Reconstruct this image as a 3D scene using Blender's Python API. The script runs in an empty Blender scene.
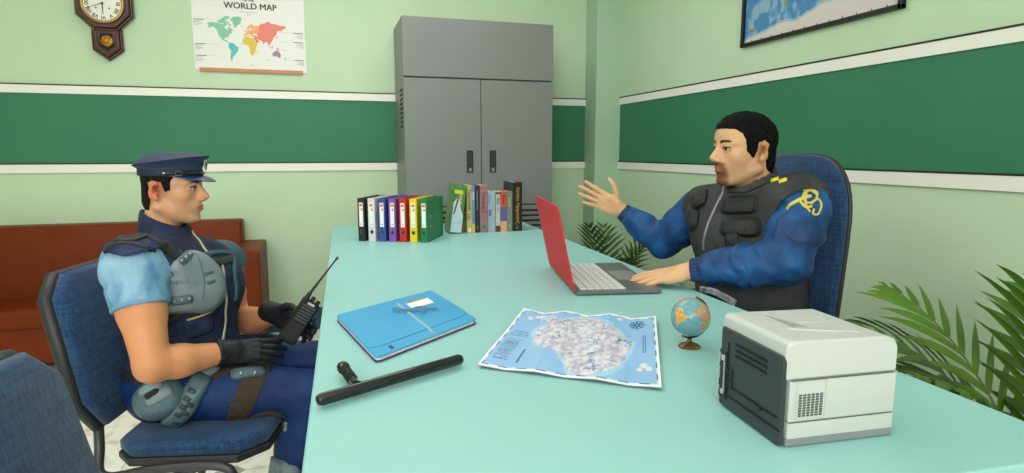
import bpy, bmesh, math, random
import numpy as np
from mathutils import Vector, Matrix
from mathutils.geometry import tessellate_polygon
PI = math.pi
SC = bpy.context.scene
COL = SC.collection
random.seed(7)
RNG = np.random.RandomState(5)

# ------------------------------------------------------------ camera
CAM = np.array([0, 0, 1.22])
PITCH, YAW, FPX = math.radians(8.0), math.radians(17.1), 605.0
cd = bpy.data.cameras.new('camera'); cam = bpy.data.objects.new('camera', cd); COL.objects.link(cam)
cam.location = CAM
cam.rotation_euler = (PI/2 - PITCH, 0, -YAW)
cd.sensor_fit = 'HORIZONTAL'; cd.sensor_width = 36.0; cd.lens = FPX/1024*36.0
cd.clip_start = 0.02
SC.camera = cam
_f = np.array([math.sin(YAW)*math.cos(PITCH), math.cos(YAW)*math.cos(PITCH), -math.sin(PITCH)])
_r = np.array([math.cos(YAW), -math.sin(YAW), 0]); _u = np.cross(_r, _f)
def at(x, y, Y):                       # photo point -> place on the vertical plane at distance Y
    d = _f*FPX + _r*(x-512) + _u*(236.5-y); return CAM + d*Y/d[1]
def onz(x, y, Z):                      # photo point -> place on the horizontal plane Z
    d = _f*FPX + _r*(x-512) + _u*(236.5-y); return CAM + d*(Z-CAM[2])/d[2]

# ------------------------------------------------------------ world, lights, exposure
SC.view_settings.view_transform = 'Standard'
SC.view_settings.look = 'None'
SC.view_settings.exposure = 0.27
SC.view_settings.gamma = 1.0
SC.view_settings.use_curve_mapping = False
w = bpy.data.worlds.new('world'); SC.world = w; w.use_nodes = True
w.node_tree.nodes['Background'].inputs[0].default_value = (1, 1, 1, 1)
w.node_tree.nodes['Background'].inputs[1].default_value = 0.3
def area(name, loc, size, power, color=(1, 1, 1), target=None):
    l = bpy.data.lights.new(name, 'AREA'); l.shape = 'RECTANGLE'; l.size, l.size_y = size
    l.energy = power; l.color = color
    o = bpy.data.objects.new(name, l); COL.objects.link(o); o.location = loc
    if target is not None:
        o.rotation_euler = (Vector(target)-Vector(loc)).to_track_quat('-Z', 'Y').to_euler()
    return o
LC = (1, .955, .955)
area('ceiling_lamp', (0.3, 2.9, 2.72), (1.6, 1.2), 18, LC)
area('ceiling_lamp', (-1.2, 1.9, 2.72), (1.2, 1.2), 14, LC)
area('ceiling_lamp', (0.2, 0.2, 2.72), (1.2, 1.2), 4, LC)
area('front_fill', (-0.6, -2.1, 2.0), (3.2, 1.1), 86, LC, (1.0, 4.3, 2.5))  # added fill lamp without a window, brightens upper walls and faces

# ------------------------------------------------------------ materials
def lin(h):
    if isinstance(h, str):
        h = h.lstrip('#'); h = [int(h[i:i+2], 16)/255 for i in (0, 2, 4)]
    return tuple(((c/12.92) if c <= .04045 else ((c+.055)/1.055)**2.4) for c in h[:3]) + (1.0,)
MATS = {}
def mat(name, c, rough=.5, c2=None, scale=20, detail=4, stretch=(1, 1, 1), bump=0, bscale=None, metal=0, spec=.5,
        coat=0, emit=None, weave=0, thr=None, sheen=0):
    if name in MATS: return MATS[name]
    m = bpy.data.materials.new(name); m.use_nodes = True; nt = m.node_tree; N = nt.nodes; L = nt.links
    b = N['Principled BSDF']
    b.inputs['Base Color'].default_value = lin(c); b.inputs['Roughness'].default_value = rough
    b.inputs['Metallic'].default_value = metal; b.inputs['Specular IOR Level'].default_value = spec
    b.inputs['Coat Weight'].default_value = coat
    if sheen: b.inputs['Sheen Weight'].default_value = sheen
    tc = N.new('ShaderNodeTexCoord'); mp = N.new('ShaderNodeMapping'); mp.inputs['Scale'].default_value = stretch
    L.new(tc.outputs['Object'], mp.inputs[0])
    n = N.new('ShaderNodeTexNoise'); n.inputs['Scale'].default_value = scale; n.inputs['Detail'].default_value = detail
    L.new(mp.outputs[0], n.inputs[0])
    fac = n.outputs[0]
    if weave:
        a = []
        for st in ((1, 1, .06), (.06, .06, 1)):
            m2 = N.new('ShaderNodeMapping'); m2.inputs['Scale'].default_value = [s*weave for s in st]
            L.new(tc.outputs['Object'], m2.inputs[0]); q = N.new('ShaderNodeTexNoise')
            q.inputs['Scale'].default_value = 1; q.inputs['Detail'].default_value = 2; L.new(m2.outputs[0], q.inputs[0]); a.append(q.outputs[0])
        ad = N.new('ShaderNodeMath'); ad.operation = 'ADD'; L.new(a[0], ad.inputs[0]); L.new(a[1], ad.inputs[1])
        mu = N.new('ShaderNodeMath'); mu.operation = 'MULTIPLY'; mu.inputs[1].default_value = .5; L.new(ad.outputs[0], mu.inputs[0])
        fac = mu.outputs[0]
    if c2 is not None:
        r = N.new('ShaderNodeValToRGB'); r.color_ramp.elements[0].color = lin(c); r.color_ramp.elements[1].color = lin(c2)
        p = thr or (.35, .65); r.color_ramp.elements[0].position, r.color_ramp.elements[1].position = p
        L.new(fac, r.inputs[0]); L.new(r.outputs[0], b.inputs['Base Color'])
    if bump:
        bp = N.new('ShaderNodeBump'); bp.inputs['Strength'].default_value = bump; bp.inputs['Distance'].default_value = .01
        if bscale:
            n2 = N.new('ShaderNodeTexNoise'); n2.inputs['Scale'].default_value = bscale; n2.inputs['Detail'].default_value = 3
            L.new(mp.outputs[0], n2.inputs[0]); L.new(n2.outputs[0], bp.inputs['Height'])
        else: L.new(fac, bp.inputs['Height'])
        L.new(bp.outputs[0], b.inputs['Normal'])
    if emit:
        b.inputs['Emission Color'].default_value = lin(c); b.inputs['Emission Strength'].default_value = emit
    MATS[name] = m; return m
def mat_vc(name, rough=.6, spec=.4, bump=0, bscale=60, sss=0):      # the mesh's own colour attribute
    if name in MATS: return MATS[name]
    m = bpy.data.materials.new(name); m.use_nodes = True; nt = m.node_tree; N = nt.nodes; L = nt.links
    b = N['Principled BSDF']; b.inputs['Roughness'].default_value = rough; b.inputs['Specular IOR Level'].default_value = spec
    a = N.new('ShaderNodeAttribute'); a.attribute_name = 'Col'; L.new(a.outputs['Color'], b.inputs['Base Color'])
    if sss:
        b.inputs['Subsurface Weight'].default_value = sss; b.inputs['Subsurface Radius'].default_value = (.012, .004, .002)
        b.inputs['Subsurface Scale'].default_value = 1
    if bump:
        tc = N.new('ShaderNodeTexCoord'); n2 = N.new('ShaderNodeTexNoise'); n2.inputs['Scale'].default_value = bscale
        n2.inputs['Detail'].default_value = 4; L.new(tc.outputs['Object'], n2.inputs[0])
        bp = N.new('ShaderNodeBump'); bp.inputs['Strength'].default_value = bump; bp.inputs['Distance'].default_value = .004
        L.new(n2.outputs[0], bp.inputs['Height']); L.new(bp.outputs[0], b.inputs['Normal'])
    MATS[name] = m; return m

# ------------------------------------------------------------ mesh helpers
class MB:
    """collects vertices and faces of ONE part"""
    def __init__(s): s.v = []; s.f = []; s.mi = []; s.cur = 0; s.T = Matrix.Identity(4)
    def add(s, vs, fs):
        o = len(s.v); s.v += [tuple(s.T @ Vector(p)) for p in vs]; s.f += [[o+i for i in f] for f in fs]; s.mi += [s.cur]*len(fs); return s
    def box(s, c, d, bev=0, rz=0):
        x, y, z = d[0]/2, d[1]/2, d[2]/2
        if bev <= 0:
            v = [(a, b, e) for e in (-z, z) for a, b in ((-x, -y), (x, -y), (x, y), (-x, y))]
            f = [(3, 2, 1, 0), (4, 5, 6, 7), (0, 1, 5, 4), (1, 2, 6, 5), (2, 3, 7, 6), (3, 0, 4, 7)]
        else:
            bm = bmesh.new(); bmesh.ops.create_cube(bm, size=1)
            bmesh.ops.scale(bm, vec=d, verts=bm.verts)
            bmesh.ops.bevel(bm, geom=bm.edges[:], offset=min(bev, min(d)*.49), segments=3, profile=.6, affect='EDGES')
            bm.verts.index_update(); v = [tuple(q.co) for q in bm.verts]; f = [[q.index for q in g.verts] for g in bm.faces]; bm.free()
        cs, sn = math.cos(rz), math.sin(rz)
        return s.add([(c[0]+a*cs-b*sn, c[1]+a*sn+b*cs, c[2]+e) for a, b, e in v], f)
    def prism(s, poly, z0, z1, axis='z', bev=0):
        """extruded polygon; axis z: (x,y), axis x: (y,z) along x, axis y: (x,z) along y"""
        n = len(poly)
        def P(a, b, h): return (a, b, h) if axis == 'z' else ((h, a, b) if axis == 'x' else (a, h, b))
        if bev > 0:
            cx = sum(p[0] for p in poly)/n; cy = sum(p[1] for p in poly)/n
            ins = inset(poly, bev); layers = [(z0, ins), (z0+bev, poly), (z1-bev, poly), (z1, ins)]
        else: layers = [(z0, poly), (z1, poly)]
        vs = []; fs = []
        for h, pl in layers: vs += [P(a, b, h) for a, b in pl]
        for k in range(len(layers)-1):
            for i in range(n):
                j = (i+1) % n; fs.append((k*n+i, k*n+j, (k+1)*n+j, (k+1)*n+i))
        tri = tessellate_polygon([[Vector((a, b, 0)) for a, b in layers[0][1]]])
        m = (len(layers)-1)*n
        fs += [tuple(t) for t in tri] + [tuple(m+q for q in reversed(t)) for t in tri]
        return s.add(vs, fs)
    def tube(s, pts, r, n=10, closed=False, flat=1.0, up=None):
        pts = [Vector(p) for p in pts]; N = len(pts); rs = r if hasattr(r, '__len__') else [r]*N
        vs = []; prev = None
        for i, p in enumerate(pts):
            if closed: t = pts[(i+1) % N]-pts[i-1]
            else: t = pts[min(i+1, N-1)]-pts[max(i-1, 0)]
            t.normalize()
            if prev is None:
                a = Vector(up) if up is not None else (Vector((0, 0, 1)) if abs(t.z) < .9 else Vector((1, 0, 0)))
            else: a = prev
            a = (a - t*a.dot(t)); a.normalize(); prev = a; b = t.cross(a)
            for k in range(n):
                q = 2*PI*k/n; vs.append(tuple(p + (a*math.cos(q)*flat + b*math.sin(q))*rs[i]))
        fs = []
        for i in range(N if closed else N-1):
            j = (i+1) % N
            for k in range(n):
                l = (k+1) % n; fs.append((i*n+k, i*n+l, j*n+l, j*n+k))
        if not closed: fs += [tuple(range(n-1, -1, -1)), tuple((N-1)*n+k for k in range(n))]
        return s.add(vs, fs)
    def lathe(s, prof, n=32, c=(0, 0, 0)):
        vs = []; fs = []
        for r, z in prof:
            for k in range(n): q = 2*PI*k/n; vs.append((c[0]+r*math.cos(q), c[1]+r*math.sin(q), c[2]+z))
        for i in range(len(prof)-1):
            for k in range(n):
                l = (k+1) % n; fs.append((i*n+k, i*n+l, (i+1)*n+l, (i+1)*n+k))
        fs += [tuple(range(n-1, -1, -1)), tuple((len(prof)-1)*n+k for k in range(n))]
        return s.add(vs, fs)
    def sphere(s, c, r, n=16, m=10, sc=(1, 1, 1)):
        prof = [(max(1e-4, r*math.sin(PI*i/m)), -r*math.cos(PI*i/m)) for i in range(m+1)]
        t = MB().lathe(prof, n); return s.add([(c[0]+a*sc[0], c[1]+b*sc[1], c[2]+e*sc[2]) for a, b, e in t.v], t.f)
    def build(s, name, m, parent=None, smooth=False, auto=None, world=False):
        me = bpy.data.meshes.new(name); me.from_pydata(s.v, [], s.f); me.update()
        ms = m if isinstance(m, (list, tuple)) else [m]
        for q in ms: me.materials.append(q)
        if len(ms) > 1: me.polygons.foreach_set('material_index', s.mi)
        bm = bmesh.new(); bm.from_mesh(me); bmesh.ops.recalc_face_normals(bm, faces=bm.faces); bm.to_mesh(me); bm.free()
        if smooth: me.shade_smooth()
        if auto:
            me.shade_smooth(); me.set_sharp_from_angle(angle=math.radians(auto))
        return link(name, me, parent)
def inset(poly, d):
    n = len(poly); out = []
    A = sum(poly[i][0]*poly[(i+1) % n][1]-poly[(i+1) % n][0]*poly[i][1] for i in range(n)); sg = 1 if A > 0 else -1
    for i in range(n):
        p0, p1, p2 = Vector(poly[i-1]), Vector(poly[i]), Vector(poly[(i+1) % n])
        e1 = (p1-p0).normalized(); e2 = (p2-p1).normalized()
        n1 = Vector((-e1.y, e1.x))*sg; n2 = Vector((-e2.y, e2.x))*sg
        b = (n1+n2); L = b.length
        if L < 1e-6: b = n1; L = 1
        b /= L; k = d/max(.35, b.dot(n1)); out.append(tuple(p1+b*k))
    return out
def rrect(x0, y0, x1, y1, r, n=5):
    o = []
    for cx, cy, a in ((x1-r, y1-r, 0), (x0+r, y1-r, 90), (x0+r, y0+r, 180), (x1-r, y0+r, 270)):
        for k in range(n+1):
            q = math.radians(a+90*k/n); o.append((cx+r*math.cos(q), cy+r*math.sin(q)))
    return o
def rpoly(poly, r, n=5):                # round the corners of any polygon
    out = []; N = len(poly)
    for i in range(N):
        p0, p, p2 = Vector(poly[i-1]), Vector(poly[i]), Vector(poly[(i+1) % N])
        a = p+(p0-p).normalized()*min(r, (p0-p).length*.45); b = p+(p2-p).normalized()*min(r, (p2-p).length*.45)
        for k in range(n+1):
            t = k/n; out.append(tuple(a*(1-t)**2+p*2*t*(1-t)+b*t*t))
    return out
def bez(pts, n=8):                      # Catmull-Rom through the points
    pts = [Vector(p) for p in pts]; out = []
    for i in range(len(pts)-1):
        a = pts[max(i-1, 0)]; b = pts[i]; c = pts[i+1]; d = pts[min(i+2, len(pts)-1)]
        for k in range(n):
            t = k/n
            out.append(.5*((2*b)+(c-a)*t+(2*a-5*b+4*c-d)*t*t+(3*b-a-3*c+d)*t**3))
    out.append(pts[-1]); return out
def link(name, me, parent=None):
    o = bpy.data.objects.new(name, me); COL.objects.link(o)
    if parent is not None: o.parent = parent
    return o
def thing(name, label, cat, loc=(0, 0, 0), rz=0, group=None):
    o = bpy.data.objects.new(name, None); COL.objects.link(o); o.empty_display_size = .05
    o.location = loc; o.rotation_euler = (0, 0, rz)
    return tag(o, label, cat, group)
def tag(o, label, cat, group=None):
    o['label'] = label; o['category'] = cat
    if group: o['group'] = group
    return o
def struct(name, mb, m, parent=None, **k):
    o = mb.build(name, m, parent, **k)
    if parent is None: o['kind'] = 'structure'
    return o
def text_mesh(s, size, depth=.001, bold=0, align='CENTER'):
    """glyph mesh in the XY plane, +Y up"""
    c = bpy.data.curves.new('t', 'FONT'); c.body = s; c.size = size; c.extrude = depth; c.offset = bold
    c.align_x = align; c.align_y = 'CENTER'; c.resolution_u = 3
    o = bpy.data.objects.new('t', c); COL.objects.link(o)
    dg = bpy.context.evaluated_depsgraph_get(); me = bpy.data.meshes.new_from_object(o.evaluated_get(dg))
    v = [tuple(q.co) for q in me.vertices]; f = [tuple(p.vertices) for p in me.polygons]
    bpy.data.objects.remove(o); bpy.data.curves.remove(c); bpy.data.meshes.remove(me)
    return v, f
def put(mb, vf, M):                     # add a glyph mesh through a matrix
    v, f = vf; return mb.add([tuple(M @ Vector(p)) for p in v], f)
def frame_mat(o, x, y, z):              # matrix from origin and three axes
    return Matrix(((x[0], y[0], z[0], o[0]), (x[1], y[1], z[1], o[1]), (x[2], y[2], z[2], o[2]), (0, 0, 0, 1)))
def pip(poly, X, Y):                    # vectorised point in polygon
    ins = np.zeros(X.shape, bool); n = len(poly)
    for i in range(n):
        x0, y0 = poly[i]; x1, y1 = poly[(i+1) % n]
        if y0 == y1: continue
        c = ((y0 > Y) != (y1 > Y)) & (X < (x1-x0)*(Y-y0)/(y1-y0)+x0); ins ^= c
    return ins
def vnoise(P, seed=0, octaves=4):       # cheap value noise, P (...,3)
    P = np.asarray(P, float); out = np.zeros(P.shape[:-1]); amp = .5
    for o in range(octaves):
        Q = P*(2**o)+seed*17.3+o*5.1; I = np.floor(Q).astype(np.int64); Fx = Q-I; Fx = Fx*Fx*(3-2*Fx); acc = 0
        for dx in (0, 1):
            for dy in (0, 1):
                for dz in (0, 1):
                    h = ((I[..., 0]+dx)*73856093 ^ (I[..., 1]+dy)*19349663 ^ (I[..., 2]+dz)*83492791) & 0x7fffffff
                    h = ((h*1103515245+12345) & 0x7fffffff); h = (h ^ (h >> 13))*1274126177 & 0x7fffffff
                    r = (h % 65536)/65536.
                    wgt = (Fx[..., 0] if dx else 1-Fx[..., 0])*(Fx[..., 1] if dy else 1-Fx[..., 1])*(Fx[..., 2] if dz else 1-Fx[..., 2])
                    acc = acc+r*wgt
        out += amp*acc; amp *= .5
    return out
def linv(c):                            # sRGB array -> linear
    c = np.asarray(c, float); return np.where(c <= .04045, c/12.92, ((c+.055)/1.055)**2.4)
def rgb(h): h = h.lstrip('#'); return np.array([int(h[i:i+2], 16)/255 for i in (0, 2, 4)])
def set_vc(me, cols):                   # cols (nverts,3) sRGB
    a = me.color_attributes.new('Col', 'FLOAT_COLOR', 'POINT')
    b = np.ones((len(me.vertices), 4), np.float32); b[:, :3] = linv(np.clip(cols, 0, 1)); a.data.foreach_set('color', b.ravel())
def grid_sheet(nu, nv, pos, colf, name, m, parent, smooth=True, thick=0, edge=None):
    """coloured sheet; pos(U,V)->(...,3); colf(U,V)->(...,3) sRGB"""
    u = np.linspace(0, 1, nu); v = np.linspace(0, 1, nv); U, V = np.meshgrid(u, v, indexing='ij')
    P = pos(U, V).reshape(-1, 3); C = colf(U, V).reshape(-1, 3)
    i = np.arange(nu-1)[:, None]*nv+np.arange(nv-1)[None, :]; i = i.ravel()
    F = np.stack([i, i+nv, i+nv+1, i+1], 1)
    if thick:
        n0 = len(P); P2 = P-np.array([0, 0, thick]); F2 = F[:, ::-1]+n0
        ring = [k*nv for k in range(nu)]+[(nu-1)*nv+k for k in range(1, nv)]+[k*nv+nv-1 for k in range(nu-2, -1, -1)]+[k for k in range(nv-2, 0, -1)]
        R = np.array([[ring[k], ring[(k+1) % len(ring)], ring[(k+1) % len(ring)]+n0, ring[k]+n0] for k in range(len(ring))])
        P = np.vstack([P, P2]); C = np.vstack([C, C*0+(edge if edge is not None else rgb('#e8e8e8'))]); F = np.vstack([F, F2, R])
    me = bpy.data.meshes.new(name); me.from_pydata(P.tolist(), [], F.tolist()); me.update(); me.materials.append(m); set_vc(me, C)
    if smooth: me.shade_smooth()
    return link(name, me, parent)

# ------------------------------------------------------------ world outline, shared by posters and globe (lon, lat)
LAND = {
 'north_america': [(-168, 66), (-156, 71), (-140, 70), (-125, 70), (-110, 68), (-95, 68), (-95, 72), (-84, 70), (-82, 67), (-87, 64), (-94, 60), (-92, 57), (-82, 55), (-79, 51), (-77, 57), (-78, 62), (-70, 61), (-65, 58), (-60, 55), (-56, 52), (-66, 50), (-60, 46), (-66, 44), (-70, 43), (-74, 40), (-76, 35), (-81, 31), (-80, 25), (-83, 29), (-90, 30), (-97, 27), (-97, 21), (-90, 19), (-87, 21), (-88, 16), (-83, 15), (-83, 10), (-78, 9), (-80, 7), (-86, 11), (-95, 16), (-105, 20), (-110, 27), (-113, 31), (-110, 23), (-116, 31), (-121, 35), (-124, 41), (-124, 48), (-131, 55), (-140, 60), (-150, 60), (-158, 56), (-165, 60), (-160, 63)],
 'greenland': [(-55, 82), (-30, 83.5), (-15, 81), (-20, 75), (-24, 70), (-40, 65), (-43, 60), (-50, 62), (-54, 68), (-56, 74), (-68, 77)],
 'arctic_isles': [(-95, 74), (-80, 74), (-72, 70), (-63, 66), (-72, 64), (-78, 70), (-90, 71), (-105, 69), (-118, 70), (-124, 74), (-110, 76), (-100, 80), (-85, 83), (-65, 82), (-80, 77)],
 'south_america': [(-78, 8), (-72, 12), (-62, 10), (-52, 5), (-50, 0), (-42, -3), (-35, -6), (-38, -13), (-41, -22), (-48, -27), (-53, -34), (-58, -36), (-62, -40), (-66, -46), (-68, -52), (-67, -55), (-74, -51), (-74, -42), (-72, -30), (-70, -18), (-77, -12), (-81, -5), (-80, 1)],
 'europe': [(-9, 43), (-9, 37), (-2, 37), (3, 42), (8, 44), (12, 42), (16, 38), (18, 40), (13, 45), (19, 42), (23, 37), (27, 41), (30, 45), (38, 47), (48, 46), (55, 51), (60, 56), (60, 68), (45, 68), (40, 66), (33, 69), (25, 71), (14, 67), (5, 61), (6, 58), (12, 56), (17, 61), (22, 65), (22, 60), (28, 60), (20, 55), (10, 54), (4, 52), (-2, 48), (-2, 44)],
 'britain': [(-5, 50), (1, 51), (0, 54), (-3, 58), (-6, 57), (-4, 54)],
 'iceland': [(-22, 64), (-15, 64), (-15, 66), (-22, 66)],
 'asia': [(60, 68), (60, 56), (55, 51), (48, 46), (50, 40), (50, 37), (40, 41), (28, 41), (27, 37), (36, 36), (35, 30), (44, 37), (48, 30), (57, 26), (62, 25), (67, 25), (73, 18), (77, 8), (80, 15), (88, 22), (94, 17), (98, 9), (103, 2), (100, 13), (106, 9), (108, 18), (113, 22), (121, 29), (118, 38), (126, 35), (128, 40), (140, 52), (137, 55), (155, 60), (162, 56), (163, 62), (180, 65), (178, 70), (150, 71), (140, 73), (113, 74), (103, 78), (85, 74), (68, 72)],
 'arabia': [(35, 30), (44, 37), (48, 30), (52, 24), (59, 22), (52, 16), (44, 13)],
 'africa': [(-16, 28), (-9, 32), (-5, 36), (10, 37), (12, 33), (20, 31), (32, 31), (37, 22), (43, 12), (51, 12), (45, 2), (40, -5), (40, -15), (35, -22), (31, -30), (25, -34), (18, -34), (13, -22), (13, -10), (9, 0), (8, 4), (-5, 5), (-12, 8), (-17, 14)],
 'madagascar': [(44, -25), (47, -25), (50, -16), (49, -13), (44, -17)],
 'indonesia': [(96, 5), (103, -1), (106, -6), (114, -8), (104, -6)],
 'borneo': [(109, 1), (117, 6), (118, 0), (114, -4)],
 'new_guinea': [(131, -1), (141, -3), (150, -10), (138, -8)],
 'japan': [(130, 32), (136, 35), (141, 37), (142, 44), (140, 41), (136, 37)],
 'australia': [(114, -22), (122, -18), (130, -12), (136, -12), (137, -16), (142, -11), (146, -19), (153, -27), (150, -37), (144, -38), (136, -34), (129, -32), (116, -35)],
 'new_zealand': [(173, -35), (178, -38), (172, -44), (167, -46), (172, -41)],
}

# ============================================================ the room
YB, XR, XL, YF, ZC = 4.30, 2.10, -3.0, -2.4, 2.78
WALL = mat('wall_paint', '#c9e1c0', .75, c2='#c6debd', scale=3, spec=.25)
GREEN = mat('green_band_paint', '#3a7c5c', .6, c2='#3d805f', scale=2, spec=.3)
WHITE_TRIM = mat('white_trim_paint', '#f6f3ea', .5)
DARK_LINE = mat('dark_trim_line', '#1c2321', .6)
def wall(name, c, d, m=WALL): return struct(name, MB().box(c, d), m)
wall('wall_back', ((XL+XR)/2, YB+.06, ZC/2), (XR-XL+.24, .12, ZC))
wall('wall_right', (XR+.06, (YF+YB)/2, ZC/2), (.12, YB-YF, ZC))
wall('wall_left', (XL-.06, (YF+YB)/2, ZC/2), (.12, YB-YF, ZC))
wall('wall_front', ((XL+XR)/2, YF-.06, ZC/2), (XR-XL+.24, .12, ZC))
wall('ceiling', ((XL+XR)/2, (YF+YB)/2, ZC+.05), (XR-XL+.24, YB-YF+.24, .1), mat('ceiling_paint', '#f4f4ee', .9))
wall('wall_column', ((1.90+XR)/2, (4.105+YB)/2, ZC/2), (XR-1.90, YB-4.105, ZC), mat('column_paint', '#b3d2b4', .7, c2='#afcfb0', scale=3, spec=.25))
# floor: cream speckled tiles with small grey insets
def floor_mat():
    m = bpy.data.materials.new('floor_tiles'); m.use_nodes = True; nt = m.node_tree; N = nt.nodes; L = nt.links
    b = N['Principled BSDF']; b.inputs['Roughness'].default_value = .35
    tc = N.new('ShaderNodeTexCoord'); sp = N.new('ShaderNodeSeparateXYZ'); L.new(tc.outputs['Object'], sp.inputs[0])
    def mth(op, a, c=None):
        q = N.new('ShaderNodeMath'); q.operation = op
        for i, z in enumerate((a, c)):
            if z is None: continue
            if isinstance(z, (int, float)): q.inputs[i].default_value = z
            else: L.new(z, q.inputs[i])
        return q.outputs[0]
    def cell(s): return mth('PINGPONG', mth('ADD', s, 20.0), .2)           # distance to the nearest joint, tiles .4
    a, c = cell(sp.outputs[0]), cell(sp.outputs[1])
    joint = mth('LESS_THAN', mth('MINIMUM', a, c), .0022)
    inset_ = mth('LESS_THAN', mth('ADD', a, c), .062)
    n1 = N.new('ShaderNodeTexNoise'); n1.inputs['Scale'].default_value = 14; n1.inputs['Detail'].default_value = 6; L.new(tc.outputs['Object'], n1.inputs[0])
    r = N.new('ShaderNodeValToRGB'); r.color_ramp.elements[0].color = lin('#dcd6c2'); r.color_ramp.elements[1].color = lin('#fbf8ee')
    r.color_ramp.elements[0].position = .33; r.color_ramp.elements[1].position = .5; L.new(n1.outputs[0], r.inputs[0])
    r2 = N.new('ShaderNodeValToRGB'); r2.color_ramp.elements[0].color = lin('#8d8a80'); r2.color_ramp.elements[1].color = lin('#b3b0a2'); L.new(n1.outputs[0], r2.inputs[0])
    x1 = N.new('ShaderNodeMixRGB'); L.new(inset_, x1.inputs[0]); L.new(r.outputs[0], x1.inputs[1]); L.new(r2.outputs[0], x1.inputs[2])
    x2 = N.new('ShaderNodeMixRGB'); L.new(joint, x2.inputs[0]); L.new(x1.outputs[0], x2.inputs[1]); x2.inputs[2].default_value = lin('#c2bca6')
    L.new(x2.outputs[0], b.inputs['Base Color']); return m
wall('floor', ((XL+XR)/2, (YF+YB)/2, -.05), (XR-XL+.24, YB-YF+.24, .1), floor_mat())
# horizontal bands on both visible walls
k = 0
def trims(z0, z1, th, m):
    global k
    k += 1; x1 = 1.90
    struct('trim_%d' % k, MB().box(((XL+x1)/2, YB-th/2, (z0+z1)/2), (x1-XL, th, z1-z0)), m)
    k += 1
    struct('trim_%d' % k, MB().box((XR-th/2, (YF+4.105)/2, (z0+z1)/2), (th, 4.105-YF, z1-z0)), m)
trims(1.150, 1.560, .004, GREEN)
trims(1.560, 1.607, .012, WHITE_TRIM)
trims(1.093, 1.143, .012, WHITE_TRIM)
trims(1.607, 1.614, .014, DARK_LINE)
trims(1.143, 1.150, .014, DARK_LINE)
BB = mat('baseboard_blue', '#2c4d5c', .5)
struct('baseboard_back', MB().box(((XL+1.9)/2, YB-.008, .075), (1.9-XL, .016, .15), .003), BB)
struct('baseboard_right', MB().box((XR-.008, (YF+4.105)/2, .075), (.016, 4.105-YF, .15), .003), BB)
struct('baseboard_left', MB().box((XL+.008, (YF+YB)/2, .075), (.016, YB-YF, .15), .003), BB)

# ============================================================ desk
TZ = .78
DESK = mat('desk_laminate', '#98cdcb', .42, c2='#9acfcd', scale=6, spec=.35)
dk = thing('office_desk', 'long pale turquoise desk filling the middle of the room', 'desk', (.56, 2.1, 0))
DK = lambda pts: [(x-.56, y-2.1) for x, y in pts]
top = [(-.050, .56), (.895, .552), (1.045, .535), (1.181, 3.622), (.033, 3.736)]
top = [(-.054, .625), (1.083, .545), (1.181, 3.622), (.033, 3.736)]
MB().prism(DK(top), TZ-.035, TZ, bev=.003).build('desktop', DESK, dk)
for y0, y1, a in ((.66, .69, 0), (3.52, 3.55, 0)):
    MB().prism(DK([(.02, y0), (1.02, y0-.04), (1.02, y1-.04), (.02, y1)]) if y0 < 1 else DK([(.1, y0), (1.12, y0-.07), (1.12, y1-.07), (.1, y1)]), 0, TZ-.035).build('end_panel', DESK, dk)
MB().box((.62-.56, 0, .47), (.025, 2.8, .55)).build('modesty_panel', DESK, dk)

# ============================================================ steel cabinet
STEEL = mat('grey_cabinet_paint', '#7e8180', .45, c2='#818483', scale=2, spec=.4)
SHADOWGAP = mat('dark_recess', '#232527', .8)
cb = thing('storage_cabinet', 'tall grey steel storage cabinet with two doors against the back wall', 'cabinet', (.9685, 4.045, 0))
W2 = .4885
MB().box((0, .015, 1.018), (2*W2, .42, 2.036), .006).build('body', STEEL, cb)
MB().box((0, -.2125, 1.855), (2*W2, .03, .355), .004).build('top_panel', STEEL, cb)
MB().box((0, -.2125, .44), (2*W2, .03, .85), .004).build('lower_panel', STEEL, cb)
for sx in (-1, 1):
    d = MB().box((sx*W2/2, -.2125, 1.2705), (W2-.004, .03, .795), .004).build('door', STEEL, cb)
    h = MB(); h.box((sx*.076, -.2285, 1.156), (.042, .006, .142), .002)
    h = h.build('handle', mat('handle_black_plastic', '#1b1d1d', .4), d)
    g = MB().box((sx*.076, -.2325, 1.170), (.024, .003, .092), .001).build('handle_grip', mat('grip_dark', '#2e3130', .5), h)
    q = MB().box((sx*.076, -.2325, 1.103), (.020, .004, .026), .001); q.tube([(sx*.076, -.234, 1.103), (sx*.076, -.237, 1.103)], .006, 12)
    q.build('lock', mat('lock_metal', '#9a9c9a', .35, metal=.8), h)
v = MB()
for i in range(9): v.box((.30, -.2285, .832-.034*i), (.30, .003, .013))
v.build('lower_vent', SHADOWGAP, cb)
v = MB()
for i in range(9):
    z = 1.60-i*.028; v.box((-W2-.001, -.12+.0, z), (.003, .12, .012))
v.build('side_vent', SHADOWGAP, cb)
v = MB()
for i in range(9): v.box((-.30, -.2285, .832-.034*i), (.30, .003, .013))
v.build('lower_vent', SHADOWGAP, cb)

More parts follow.
